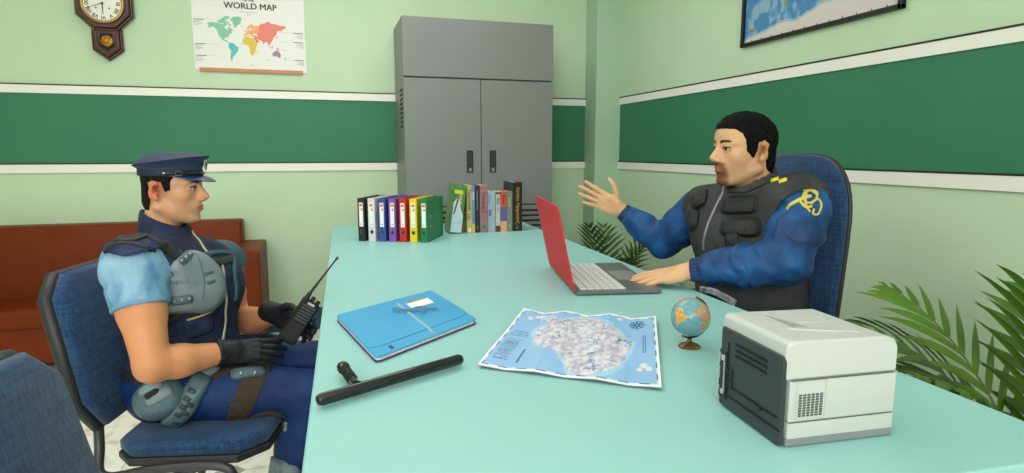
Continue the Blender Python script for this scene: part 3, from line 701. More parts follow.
pal = [rgb(h) for h in ('#d9874a', '#c9708a', '#9aa24e', '#dcb04c', '#a77fb0', '#d9784a')]
sel = (np.floor(vnoise(P*7, 8, 2)*23)).astype(int) % 6
for nme, p in LAND.items():
    ms = pip(p, LO+(nn-.47)*6, LA+(n2-.47)*6)
    if nme in ('south_america',): C[ms] = rgb('#d8ab58'); C[ms & (nn > .53)] = rgb('#d98a58')
    else: C[ms] = np.array(pal)[sel][ms]
C[LA < -72] = rgb('#d8dcd6')
C[(np.abs(LA) < .9)] *= .8; C[(np.abs((LO+7.5) % 15-7.5) < .4) | (np.abs((LA+7.5) % 15-7.5) < .3)] *= .93
idx = (np.arange(nu)[:, None]*nv+np.arange(nv-1)[None, :]).ravel(); nx = (((np.arange(nu)+1) % nu)[:, None]*nv+np.arange(nv-1)[None, :]).ravel()
F_ = np.stack([idx, nx, nx+1, idx+1], 1)
me = bpy.data.meshes.new('sphere'); me.from_pydata((P.reshape(-1, 3)*R_+np.array([0, 0, gz])).tolist(), [], F_.tolist()); me.update(); me.materials.append(mat_vc('globe_print', .22, .5)); set_vc(me, C.reshape(-1, 3)); me.shade_smooth()
link('ball', me, gl)
q = MB(); side = ax.cross(Vector((.0, -1, 0))).normalized(); side = (Vector((1, -.1, 0))-ax*Vector((1, -.1, 0)).dot(ax)).normalized()
pts = [Vector((0, 0, gz))+(ax*math.cos(t)+side*math.sin(t))*(R_+.0028) for t in np.linspace(-.08, PI+.08, 26)]
q.tube(pts, .0020, 8, flat=1.0); q.build('meridian_arc', mat('bronze_arc', '#3a2a1c', .35, metal=.5), gl, smooth=True)
q = MB()
for s_ in (1, -1): q.tube([Vector((0, 0, gz))+ax*s_*(R_-.001), Vector((0, 0, gz))+ax*s_*(R_+.006)], .0028, 10)
q.build('pivot', mat('antique_brass', '#6a4a22'), gl)

# ============================================================ printer
WP = mat('printer_white', '#c6c8c6', .42, spec=.4); DP = mat('printer_dark_grey', '#35383b', .5, bump=.05, bscale=300); GP = mat('printer_grey_foot', '#85878a', .5)
PX0, PX1, PY0, PY1 = .641, .836, .700, .870
PH = float(at(783, 343, .70)[2])-TZ; 
pr = thing('laser_printer', 'white laser printer with a dark grey back, on the desk corner', 'printer', (.7390, .7720, TZ), math.radians(-4.5))
pw_, pd_ = (PX1-PX0)/2, (PY1-PY0)/2
# profile in x-z of the white shell: sloping right shoulder
def prof(z0, z1, x0=-pw_, x1=pw_, r=.012): return [(x0, z0), (x1, z0), (x1, z1), (x0, z1)]
MB().box((0.003, 0, .008), (2*pw_-.006, 2*pd_, .012), .002).build('foot_band', GP, pr)
MB().box((0.004, 0, .0255), (2*pw_-.008, 2*pd_, .025), .0025).build('paper_tray', WP, pr, auto=40)
MB().box((0.004, 0, .0715), (2*pw_-.008, 2*pd_, .064), .0025).build('body', WP, pr, auto=40)
zt = .105
topm = MB(); pf = [(-pw_, zt), (pw_, zt), (pw_, PH-.020), (pw_-.006, PH-.007), (pw_-.020, PH-.001), (-pw_+.008, PH+.002), (-pw_, PH-.003)]
topm.prism(rpoly(pf, .004, 3), -pd_, pd_, 'y', .0035); topo = topm.build('top_cover', WP, pr, auto=35)
# paper-output hollow: a sunken ramp framed by a raised rim
rec = MB(); rec.prism([(-pw_+.045, pd_-.030), (-pw_+.045, -pd_+.060), (pw_-.055, -pd_+.022), (pw_-.040, pd_-.030)], PH+.0005, PH+.0030)
rec.build('output_rim', WP, topo, auto=35)
ramp = MB(); a0, b0 = -pw_+.055, pw_-.060
ramp.add([(a0, pd_-.036, PH+.0032), (b0, pd_-.036, PH+.0032), (b0-.01, -pd_+.030, PH+.0032), (a0, -pd_+.064, PH+.0032), (a0+.012, pd_-.044, PH+.0030), (a0+.012, -pd_+.068, PH+.0030)], [(0, 3, 2, 1)])
ramp.box(((a0+b0)/2, .02, PH+.0034), (.07, .05, .0006)); ramp.build('output_tray', mat('printer_tray_grey', '#c3c5c3', .5), topo)
MB().prism([(a0, pd_-.04), (a0, -pd_+.062), (a0+.022, -pd_+.058)], PH+.0034, PH+.0042).build('output_stop', mat('printer_shade_grey', '#9d9f9f', .5), topo)
MB().prism([(-.02, pd_-.026), (.03, pd_-.026), (.03, pd_-.012), (-.02, pd_-.012)], PH+.0008, PH+.0022).build('control_panel', mat('printer_tray_grey', '#c3c5c3'), topo)
# dark left side (the printer's rear), panels, vents and ports
dp = MB().prism(rpoly([(-pd_+.002, .002), (pd_-.004, .004), (pd_-.004, PH-.020), (-pd_+.008, PH-.021), (-pd_+.002, PH-.026)], .006, 3), -pw_-.004, -pw_+.004, 'x', .0015).build('rear_panel', DP, pr)
DP2 = mat('printer_darker_grey', '#26292b', .45); HOLE = mat('printer_slot_black', '#0c0d0e', .7)
v = MB()
for r in range(3):
    for i in range(9): v.box((-pw_-.0043, .038-.0095*i-.004, PH-.040-.0095*r), (.0012, .0075, .005))
v.build('vent_slots', HOLE, dp)
v = MB(); v.box((-pw_-.0048, -.010, .0455), (.003, .135, .0018)); v.box((-pw_-.0048, -.010, .0270), (.003, .148, .0018)); v.box((-pw_-.0048, .0570, .070), (.002, .0015, .10)); v.build('panel_seams', HOLE, dp)
MB().box((-pw_-.006, -.020, .042), (.006, .036, .006), .001).build('latch', DP2, dp)
v = MB(); v.box((-pw_-.0055, .048, .060), (.004, .012, .034), .001); v.box((-pw_-.0050, .070, .060), (.003, .020, .085), .001); v.build('port_block', DP2, dp)
v = MB()
for z_, h_ in ((.088, .018), (.062, .022), (.034, .008)): v.box((-pw_-.0070, .079, z_), (.002, .004, h_), .0005)
v.box((-pw_-.0070, .0635, .058), (.002, .0025, .052)); v.box((-pw_-.0070, .068, .090), (.002, .009, .010), .0006); v.box((-pw_-.0070, .068, .030), (.002, .008, .008), .0006); v.box((-pw_-.0070, .081, .018), (.002, .008, .006), .0006)
v.build('ports', mat('port_silver', '#c9cac8', .35, metal=.5), dp)
v = MB()
for i in range(4): v.box((-pw_-.0080, .052, .045+.010*i), (.004, .006, .006), .0006)
v.build('sockets', HOLE, dp)
# side grille on the near white face
gr = MB().box((-.054, -pd_-.0004, .0735), (.054, .0012, .058), .0003).build('grille_frame', mat('printer_grille_grey', '#c6cac7', .5), pr)
v = MB()
for i in range(6):
    for j in range(9): v.box((-.0720+.0072*i, -pd_-.0012, .0495+.0040*j), (.0050, .0012, .0028))
v.build('grille_slots', mat('printer_grille_dark', '#55595b', .6), gr)
for x in (-.0785, -.0295):
    v = MB()
    for j in range(13): v.box((x, -pd_-.0012, .0470+.0043*j), (.0016, .0008, .0013))
    v.build('grille_dot_column', mat('printer_grille_mid', '#9a9f9c', .6), gr)
MB().box((.003, -pd_-.0003, .0395), (2*pw_-.014, .0008, .0012)).build('lower_seam', mat('printer_grille_dark', '#55595b'), pr)
MB().box((.003, -pd_-.0003, .1045), (2*pw_-.014, .0008, .0012)).build('upper_seam', mat('printer_grille_dark', '#55595b'), pr)

# ============================================================ chairs
FAB = mat('blue_chair_fabric', '#1b3658', .9, c2='#2d4f76', weave=170, thr=(.38, .62), bump=.25, spec=.2, sheen=.2)
TUB = mat('chair_steel_grey', '#46464c', .35, metal=.3); EDGE = mat('chair_edge_black', '#26272a', .5)
def visitor_chair(loc, rz, label):
    """faces local +x; near side is -y; root on the floor under the seat centre"""
    o = thing('visitor_chair', label, 'chair', loc, rz, 'blue visitor chairs on the left')
    w2, d2, zs = .235, .19, .47
    # seat: octagonal-cornered pad
    so = [(-d2, -w2+.05), (-d2+.05, -w2), (d2-.06, -w2), (d2, -w2+.07), (d2, w2-.07), (d2-.06, w2), (-d2+.05, w2), (-d2, w2-.05)]
    MB().prism(so, zs-.045, zs, bev=.012).build('seat', FAB, o, auto=50)
    MB().prism([(a*1.02, b*1.02) for a, b in so], zs-.062, zs-.040, bev=.004).build('seat_pan', EDGE, o)
    bo = [(-w2, .14), (-w2+.05, .06), (w2-.05, .06), (w2, .14), (w2-.015, .42), (w2-.07, .475), (-w2+.07, .475), (-w2+.015, .42)]
    Tm = Matrix.Translation((-d2-.035, 0, zs-.03)) @ Matrix.Rotation(math.radians(-12), 4, 'Y')
    b = MB(); b.T = Tm; b.prism(bo, 0, .035, 'x', .012); b.build('backrest', FAB, o, auto=50)
    b = MB(); b.T = Tm; b.prism([(a*1.045, .27+(c-.27)*1.04) for a, c in bo], -.024, .008, 'x', .008); b.build('back_shell', EDGE, o, auto=50)
    for s in (-1, 1):
        y = s*(w2+.005)
        pts = bez([(-d2-.06, s*.16, zs+.12), (-d2-.05, s*.19, zs-.02), (-d2-.02, y*.98, zs-.085), (-.08, y, zs-.07), (.08, y, zs-.066), (.125, y, zs-.11), (.155, y, .22), (.17, y, .02)], 8)
        MB().tube(pts, .0125, 12).build('front_leg', TUB, o, smooth=True)
        pts = bez([(.02, y*.95, zs-.075), (-.06, y*.97, zs-.12), (-.16, y, .2), (-.20, y, .02)], 8)
        MB().tube(pts, .0125, 12).build('rear_leg', TUB, o, smooth=True)
        for x in (.17, -.20): MB().lathe([(.016, 0), (.016, .025), (.012, .03)], 12, (x, y, 0)).build('foot_cap', EDGE, o)
    MB().tube([(.03, -w2, zs-.075), (.03, w2, zs-.075)], .010, 10).build('crossbar', TUB, o)
    MB().tube([(-.12, -w2, zs-.10), (-.12, w2, zs-.10)], .010, 10).build('crossbar', TUB, o)
    return o
visitor_chair((-.325, 1.90, 0), math.radians(-13), 'blue fabric chair with grey tube frame under the seated officer in the cap')
visitor_chair((-.205, .868, 0), math.radians(-13), 'blue fabric chair back in the lower left corner, empty')

oc = thing('office_chair', 'high rounded blue fabric office chair behind the man in the vest', 'chair', (1.525, 1.765, 0), math.radians(-4))
def arch(w2, z0, z1, r):
    o = [(w2, z0), (w2*1.0, z0+(z1-z0)*.45)]
    for a in np.linspace(0, PI, 22): o.append((w2*abs(math.cos(a))**.62*(1 if math.cos(a) > 0 else -1), z0+(z1-z0)*.62+(z1-z0)*.38*math.sin(a)**.75))
    return o+[(-w2, z0+(z1-z0)*.45), (-w2, z0)]
Tm = Matrix.Translation((.0, 0, .46)) @ Matrix.Rotation(math.radians(4), 4, 'Y')
OCW, OCH = .265, .755
b = MB(); b.T = Tm; b.prism(arch(OCW, .03, OCH, .1), 0, .034, 'x', .012); b.build('backrest', FAB, oc, auto=50)
b = MB(); b.T = Tm; b.prism(arch(OCW+.003, .02, OCH+.004, .1), .026, .040, 'x', .004); b.build('back_shell', EDGE, oc, auto=50)
MB().prism(rrect(-.50, -.25, -.01, .25, .07), .41, .47, bev=.02).build('seat', FAB, oc, auto=50)
MB().prism(rrect(-.50, -.25, -.01, .25, .07), .385, .415, bev=.006).build('seat_pan', EDGE, oc)
MB().box((.03, 0, .44), (.06, .08, .22), .01).build('back_bracket', EDGE, oc)
MB().lathe([(.03, .09), (.03, .24), (.02, .25), (.02, .39)], 20, (-.25, 0, 0)).build('gas_column', TUB, oc)
for i in range(5):
    a = 2*PI*i/5+.3; dx, dy = math.cos(a), math.sin(a)
    l = MB().tube([(-.25, 0, .11), (-.25+dx*.28, dy*.28, .075)], [.028, .018], 10).build('star_leg', EDGE, oc)
    MB().tube([(-.25+dx*.28-dy*.018, dy*.28+dx*.018, .03), (-.25+dx*.28+dy*.018, dy*.28-dx*.018, .03)], .03, 16).build('castor', BLK, l)
for s in (-1, 1):
    a = MB(); a.tube(bez([(-.12, s*.25, .40), (-.12, s*.285, .42), (-.12, s*.29, .60), (-.13, s*.285, .645)], 6), .014, 10); a = a.build('armrest', EDGE, oc, smooth=True)
    MB().box((-.16, s*.285, .655), (.24, .055, .03), .012).build('arm_pad', EDGE, a, auto=40)

# ============================================================ palms
LEAF = mat('palm_leaf', '#395a1a', .45, c2='#557a24', scale=5, spec=.4); LEAF2 = mat('palm_leaf_dark', '#2f4a1c', .45, c2='#47662a', scale=6)
STEM = mat('palm_stem', '#5b6b2e', .5)
def frond(parent, base, d, length, droop, nl, ll, lw, m, roll=0, seed=0):
    """pinnate leaf: rachis bending over, narrow folded leaflets both sides"""
    r = random.Random(seed); base = Vector(base); d = Vector(d).normalized(); g = Vector((0, 0, -1)); N = 14; pts = [base]; dirs = [d]
    for i in range(N):
        d = (d+g*droop/N*(.4+1.3*i/N)).normalized(); dirs.append(d); pts.append(pts[-1]+d*length/N)
    mb = MB(); mb.cur = 0; mb.tube(pts, [.0045*(1-.75*i/N) for i in range(N+1)], 6)
    mb.cur = 1
    for i in range(nl):
        t = .22+.78*i/(nl-1); k = min(int(t*N), N-1); f = t*N-k; p = pts[k].lerp(pts[k+1], f); dr = dirs[k]
        sd = dr.cross(Vector((0, 0, 1)));
        if sd.length < .1: sd = Vector((1, 0, 0))
        sd.normalize(); sd = Matrix.Rotation(roll, 3, dr) @ sd; upv = sd.cross(dr).normalized()
        env = math.sin(PI*min(1, .18+.82*t))**.5*(1 if t < .85 else .8)
        for s in (-1, 1):
            L = ll*env*r.uniform(.85, 1.1); fw = .55+.9*t
            ld = (sd*s+dr*fw+upv*.18).normalized(); a = p.copy(); q = []
            for j in range(6):
                u = j/5; wd = lw*(.35+.65*math.sin(PI*min(1, u*.85+.12)))*(1-u**3)
                pp = dr-ld*dr.dot(ld); pp.normalize(); q.append((a-pp*wd/2, a+upv*wd*.16, a+pp*wd/2)); ld = (ld+g*.09*droop).normalized(); a = a+ld*L/5
            vs = [x for row in q for x in row]; fs = []
            for j in range(5): fs += [(j*3, j*3+1, j*3+4, j*3+3), (j*3+1, j*3+2, j*3+5, j*3+4)]
            mb.add(vs, fs)
    return mb.build('frond', [STEM, m], parent, smooth=True)
def pot(parent, r, h):
    MB().lathe([(r*.7, 0), (r, h-.03), (r*1.06, h-.03), (r*1.06, h), (r*.96, h), (r*.93, h-.04)], 32).build('pot', mat('terracotta', '#8a5a40', .7, c2='#7b4d36', scale=8), parent, auto=35)
    MB().lathe([(.01, h-.05), (r*.93, h-.045), (r*.5, h-.038), (.01, h-.03)], 24).build('soil', mat('potting_soil', '#2d2118', .95, c2='#43342a', scale=60), parent)
pa = thing('potted_palm', 'small potted palm in the corner behind the laptop', 'palm', (1.62, 3.25, 0))
pot(pa, .14, .26)
for i, (dx, dy, dz, L, dr) in enumerate([(-.35, -.2, 1, .66, .7), (-.9, -.1, .9, .62, 1.1), (.25, -.35, 1, .62, 1.0), (.7, -.45, .75, .60, 1.3), (.05, .3, 1, .60, .9), (-.15, -.6, .95, .58, 1.1), (.45, .1, 1, .60, 1.2), (-.5, .4, .9, .5, 1.2), (.9, .0, .8, .52, 1.3), (.4, -.75, .8, .56, 1.4)]):
    frond(pa, (dx*.03, dy*.03, .22), (dx, dy, dz*1.5), L*.98, dr*1.0, 14, .19, .020, LEAF2, seed=i)
pb = thing('potted_palm', 'large leafy palm at the right edge of the picture', 'palm', (1.50, .78, 0))
pot(pb, .17, .34)
PB = [((-.30, .30, 1.15), .72, 1.5, 13, .27, .030), ((-.10, .42, 1.2), .74, 1.3, 13, .26, .028), ((-.42, .10, 1.2), .66, 1.5, 12, .26, .030), ((-.05, .15, 1.6), .74, 1.0, 14, .26, .028),
      ((-.22, .05, 1.6), .70, 1.2, 12, .26, .028), ((.3, .4, 1.4), .7, 1.0, 12, .2, .026), ((.3, -.4, 1.4), .7, 1.0, 12, .2, .026), ((-.1, -.5, 1.4), .7, 1.0, 12, .2, .026)]
for i, (d, L, dr, nl, ll, lw) in enumerate(PB): frond(pb, (d[0]*.03, d[1]*.03, .3), d, L, dr, nl, ll, lw, LEAF if i % 3 else LEAF2, 0, seed=20+i)

# ============================================================ distance-field modelling (people)
BIG = 1.0
V3 = lambda *a: np.array(a, float)
def nrm(v): v = np.asarray(v, float); return v/np.linalg.norm(v)
def rc(a, b, ra, rb, k=.0, op='u'):     # round cone
    a = np.asarray(a, float); b = np.asarray(b, float); L = np.linalg.norm(b-a)
    def f(P):
        ba = b-a; l2 = ba@ba; pa = P-a; t = np.clip(pa@ba/max(l2, 1e-9), 0, 1)
        return np.linalg.norm(pa-t[:, None]*ba, axis=1)-(ra+(rb-ra)*t)
    return (f, (a+b)/2, L/2+max(ra, rb), k, op)
def el(c, r, k=.0, op='u', R=None):     # ellipsoid, R rows = its axes
    c = np.asarray(c, float); r = np.asarray(r, float); R = np.eye(3) if R is None else np.asarray(R)
    def f(P):
        q = (P-c)@R.T; k0 = np.linalg.norm(q/r, axis=1); k1 = np.linalg.norm(q/(r*r), axis=1)
        return k0*(k0-1)/np.maximum(k1, 1e-9)
    return (f, c, r.max(), k, op)
def rb(c, h, rad, k=.0, op='u', R=None):  # rounded box
    c = np.asarray(c, float); h = np.asarray(h, float); R = np.eye(3) if R is None else np.asarray(R)
    def f(P):
        q = np.abs((P-c)@R.T)-(h-rad); return np.linalg.norm(np.maximum(q, 0), axis=1)+np.minimum(q.max(1), 0)-rad
    return (f, c, np.linalg.norm(h), k, op)
def ev(prims):
    def F(P):
        d = np.full(len(P), BIG)
        for f, c, R, k, op in prims:
            mg = .05+2*k; m = ((P-c)**2).sum(1) < (R+mg)**2
            if not m.any(): continue
            e = f(P[m]); cur = d[m]
            if op == 'u':
                if k > 0: h = np.clip(.5+.5*(cur-e)/k, 0, 1); v = cur*(1-h)+e*h-k*h*(1-h)
                else: v = np.minimum(cur, e)
            else:
                if k > 0: h = np.clip(.5-.5*(cur+e)/k, 0, 1); v = cur*(1-h)-e*h+k*h*(1-h)
                else: v = np.maximum(cur, -e)
            d[m] = v
        return d
    return F
def net(F, lo, hi, h):
    """surface nets over a sparse set of blocks"""
    lo = np.asarray(lo, float); hi = np.asarray(hi, float); B = 8
    nb = np.ceil((hi-lo)/(h*B)).astype(int); n = nb*B+1
    g = np.stack(np.meshgrid(*[np.arange(q) for q in nb], indexing='ij'), -1).reshape(-1, 3)
    cen = lo+(g+.5)*B*h; d = F(cen); act = g[np.abs(d) < B*h*1.25+.004]
    D = np.full(tuple(n), BIG, np.float32)
    # interior sign fill for blocks far inside
    ins = g[(d < 0)]
    for q in ins: s = q*B; D[s[0]:s[0]+B+1, s[1]:s[1]+B+1, s[2]:s[2]+B+1] = -BIG
    o = np.stack(np.meshgrid(*[np.arange(B+1)]*3, indexing='ij'), -1).reshape(-1, 3)
    for c0 in range(0, len(act), 400):
        a = act[c0:c0+400]; I = (a[:, None]*B+o[None]).reshape(-1, 3); D[I[:, 0], I[:, 1], I[:, 2]] = F(lo+I*h)
    S = D < 0; any_ = np.zeros(tuple(n-1), bool); all_ = np.ones(tuple(n-1), bool)
    for dx in (0, 1):
        for dy in (0, 1):
            for dz in (0, 1):
                q = S[dx:n[0]-1+dx, dy:n[1]-1+dy, dz:n[2]-1+dz]; any_ |= q; all_ &= q
    cells = np.argwhere(any_ & ~all_)
    if len(cells) == 0: return np.zeros((0, 3)), np.zeros((0, 4), int)
    cid = (cells[:, 0]*(n[1]-1)+cells[:, 1])*(n[2]-1)+cells[:, 2]
    acc = np.zeros((len(cells), 3)); cnt = np.zeros(len(cells)); co = [(a, b, c) for a in (0, 1) for b in (0, 1) for c in (0, 1)]
    val = {c: D[cells[:, 0]+c[0], cells[:, 1]+c[1], cells[:, 2]+c[2]] for c in co}
    for i in co:
        for ax in range(3):
            if i[ax]: continue
            j = tuple(1 if q == ax else i[q] for q in range(3)); a, b = val[i], val[j]; m = (a < 0) != (b < 0)
            t = np.clip(a/np.where(a == b, 1, a-b), 0, 1); p = np.tile(np.array(i, float), (len(cells), 1)); p[:, ax] = t
            acc[m] += p[m]; cnt[m] += 1
    Vt = lo+(cells+acc/cnt[:, None])*h; quads = []
    for ax in range(3):
        sl0 = [slice(1, n[q]-1) for q in range(3)]; sl1 = list(sl0); sl0[ax] = slice(0, n[ax]-1); sl1[ax] = slice(1, n[ax])
        s0 = S[tuple(sl0)]; s1 = S[tuple(sl1)]; e = np.argwhere(s0 != s1); off = np.ones(3, int); off[ax] = 0; E_ = e+off
        fl = s0[e[:, 0], e[:, 1], e[:, 2]]; u, v = [(1, 2), (2, 0), (0, 1)][ax]; q4 = []
        for du, dv in ((-1, -1), (0, -1), (0, 0), (-1, 0)):
            c = E_.copy(); c[:, u] += du; c[:, v] += dv; q4.append(np.searchsorted(cid, (c[:, 0]*(n[1]-1)+c[:, 1])*(n[2]-1)+c[:, 2]))
        q4 = np.stack(q4, 1); q4[~fl] = q4[~fl][:, ::-1]; quads.append(q4)
    return Vt, np.vstack(quads)
def mesh_np(name, V, Fq, m, parent, cols=None, mi=None):
    me = bpy.data.meshes.new(name)
    me.vertices.add(len(V)); me.vertices.foreach_set('co', np.asarray(V, np.float32).ravel())
    me.loops.add(len(Fq)*4); me.loops.foreach_set('vertex_index', Fq.astype(np.int32).ravel())
    me.polygons.add(len(Fq)); me.polygons.foreach_set('loop_start', np.arange(len(Fq), dtype=np.int32)*4); me.polygons.foreach_set('loop_total', np.full(len(Fq), 4, np.int32))
    me.update(calc_edges=True); me.validate()
    for q in (m if isinstance(m, (list, tuple)) else [m]): me.materials.append(q)
    if mi is not None: me.polygons.foreach_set('material_index', mi.astype(np.int32))
    if cols is not None: set_vc(me, cols)
    me.shade_smooth(); return link(name, me, parent)
def local(V, root): return V-np.array(root.location)[None]
def sdf_part(name, F, lo, hi, h, m, root, colf=None):
    V, Q = net(F, lo, hi, h); C = colf(V) if colf else None
    return mesh_np(name, local(V, root), Q, m, root, C)
class Surf:
    """the built meshes themselves, for laying straps and plates on"""
    def __init__(s, objs):
        from mathutils.bvhtree import BVHTree
        vs = []; fs = []
        for o in objs:
            L = o.matrix_world if False else None; off = Vector((0, 0, 0)); q = o
            while q.parent is not None: q = q.parent; off = off+q.location
            b = len(vs); vs += [v.co+off for v in o.data.vertices]; fs += [[b+i for i in p.vertices] for p in o.data.polygons]
        s.b = BVHTree.FromPolygons(vs, fs)
    def ray(s, P, D, mx=5):
        h = s.b.ray_cast(Vector(P), Vector(D), mx); return None if h[0] is None else np.array(h[0])
    def near(s, P): h = s.b.find_nearest(Vector(P)); return np.array(h[0]), np.array(h[1])
def grad(F, P, e=.0012):
    if isinstance(F, Surf):
        out = []
        for p in np.atleast_2d(P):
            c, n = F.near(p); acc = n.copy()
            for d in ((.006, 0, 0), (-.006, 0, 0), (0, .006, 0), (0, -.006, 0), (0, 0, .006), (0, 0, -.006)): acc += F.near(c+np.array(d))[1]*.7
            out.append(nrm(acc))
        return np.array(out)
    P = np.atleast_2d(P); G = np.zeros_like(P)
    for i in range(3): d = np.zeros(3); d[i] = e; G[:, i] = F(P+d)-F(P-d)
    return G/np.maximum(np.linalg.norm(G, axis=1, keepdims=True), 1e-9)
def march(F, P, D, n=60, mx=.6):
    if isinstance(F, Surf):
        out = []
        for p, d in zip(P, D):
            h = F.ray(p, d, .35); out.append(h if h is not None else F.near(np.asarray(p)+np.asarray(d)*.05)[0])
        return np.array(out)
    P = np.array(P, float); D = np.asarray(D, float); tot = np.zeros(len(P))
    for _ in range(n):
        d = np.clip(F(P), -.03, .03)*.8; P = P+D*d[:, None]; tot += d
    return P
def trace(F, px, py, t0=.6):            # where the line of sight meets the figure
    d = _f*FPX+_r*(px-512)+_u*(236.5-py); d = d/np.linalg.norm(d)
    if isinstance(F, Surf):
        h = F.ray(CAM, d, 6); return h if h is not None else F.near(CAM+d*1.8)[0]
    return march(F, [CAM+d*t0], [d], 160)[0]
def patch(F, c, outline, thick, name, m, root, up=(0, 0, 1), n=None, dome=3, rings=5, sink=.004, reach=.05, parent=None, tilt=0):
    c = np.asarray(c, float); n = grad(F, c)[0] if n is None else nrm(n); up = np.asarray(up, float); up = nrm(up-n*(up@n)); rt = np.cross(up, n)
    if tilt: ca, sa = math.cos(tilt), math.sin(tilt); rt, up = rt*ca+up*sa, up*ca-rt*sa
    ol = np.array(outline, float); N = len(ol); mid = ol.mean(0); fr = [(1, -1)]+[(r, 1) for r in np.linspace(1, 0, rings+1)[:-1]]
    P = []; H = []
    for r, s in fr:
        q = mid+(ol-mid)*(r if s > 0 else 1.0); P.append(c+n*reach+q[:, :1]*rt+q[:, 1:]*up); H.append(np.full(N, -sink if s < 0 else thick*(1-.45*r**dome)))
    P.append((c+n*reach+mid[0]*rt+mid[1]*up)[None]); H.append(np.array([thick])); P = np.vstack(P); H = np.concatenate(H)
    S = march(F, P, np.tile(-n, (len(P), 1)), 50); dev = (S-P)@(-n)-reach; lim = .035; S = np.where((np.abs(dev) > lim)[:, None], P-n*(reach+np.clip(dev, -lim, lim))[:, None], S); lat = (S-P)-((S-P)@n)[:, None]*n; S = S-lat
    G = grad(F, S); G = G*.5+n*.5; S = S+G*H[:, None]; K = len(fr); Fq = []
    for k in range(K-1):
        for i in range(N): j = (i+1) % N; Fq.append((k*N+i, k*N+j, (k+1)*N+j, (k+1)*N+i))
    for i in range(N): Fq.append(((K-1)*N+i, (K-1)*N+(i+1) % N, K*N))
    mb = MB(); rl = np.array(root.location); mb.add((S-rl).tolist(), Fq); o = mb.build(name, m, parent or root, smooth=True); return o
def ribbon(F, pts, w, t, name, m, root, closed=False, nsm=6, parent=None, lift=0, proj=True):
    pts = [np.asarray(p, float) for p in pts]
    if closed: q = [np.array(x) for x in bez([tuple(p) for p in [pts[-1]]+pts+pts[:2]], nsm)][nsm:-nsm]; q = q[:-1]
    else: q = [np.array(x) for x in bez([tuple(p) for p in pts], nsm)]
    Q = np.array(q)
    if proj:
        if isinstance(F, Surf): Q = np.array([F.near(p)[0] for p in Q])
        else:
            for _ in range(6): Q = Q-grad(F, Q)*np.clip(F(Q), -.02, .02)[:, None]
    G = grad(F, Q); N = len(Q)
    if closed: T = np.roll(Q, -1, 0)-np.roll(Q, 1, 0)
    else: T = np.gradient(Q, axis=0)
    T /= np.maximum(np.linalg.norm(T, axis=1, keepdims=True), 1e-9); S = np.cross(T, G); S /= np.maximum(np.linalg.norm(S, axis=1, keepdims=True), 1e-9)
    ww = np.asarray(w)*np.ones(N) if not hasattr(w, '__len__') else np.interp(np.linspace(0, 1, N), np.linspace(0, 1, len(w)), w)
    prof = [(-.5, -.003), (-.5, t*.7), (-.38, t), (.38, t), (.5, t*.7), (.5, -.003)]; rl = np.array(root.location); vs = []
    for a, b in prof: vs.append(Q+S*(ww[:, None]*a)+G*(b+lift)-rl)
    K = len(prof); Vv = np.stack(vs, 1).reshape(-1, 3); Fq = []
    for i in range(N if closed else N-1):
        j = (i+1) % N
        for k in range(K): l = (k+1) % K; Fq.append((i*K+k, i*K+l, j*K+l, j*K+k))
    if not closed: Fq += [tuple(range(K)), tuple((N-1)*K+k for k in range(K-1, -1, -1))]
    mb = MB(); mb.add(Vv.tolist(), Fq); return mb.build(name, m, parent or root, auto=50)
def loop_pts(F, c, axis, n=20, r=.25, ph=0):
    axis = nrm(axis); a = nrm(np.cross(axis, [0, 0, 1] if abs(axis[2]) < .9 else [1, 0, 0])); b = np.cross(axis, a); c = np.asarray(c, float)
    A = np.linspace(0, 2*PI, n, endpoint=False)+ph; D = np.cos(A)[:, None]*a+np.sin(A)[:, None]*b
    return march(F, c+D*r, -D, 60)
def ribbon_px(F, px, w, t, name, m, root, **k): return ribbon(F, [trace(F, *p) for p in px], w, t, name, m, root, **k)
def sup(a, b, n=20, p=3.0):             # superellipse outline
    o = []
    for i in range(n): q = 2*PI*i/n; c, s = math.cos(q), math.sin(q); o.append((a*abs(c)**(2/p)*(1 if c > 0 else -1), b*abs(s)**(2/p)*(1 if s > 0 else -1)))
    return o
def sdpoly(poly, X, Y):
    d = np.full(X.shape, 1e9); n = len(poly)
    for i in range(n):
        a = np.array(poly[i]); b = np.array(poly[(i+1) % n]); e = b-a; px, py = X-a[0], Y-a[1]
        t = np.clip((px*e[0]+py*e[1])/max(e@e, 1e-12), 0, 1); d = np.minimum(d, np.hypot(px-e[0]*t, py-e[1]*t))
    return np.where(pip(poly, X, Y), -d, d)

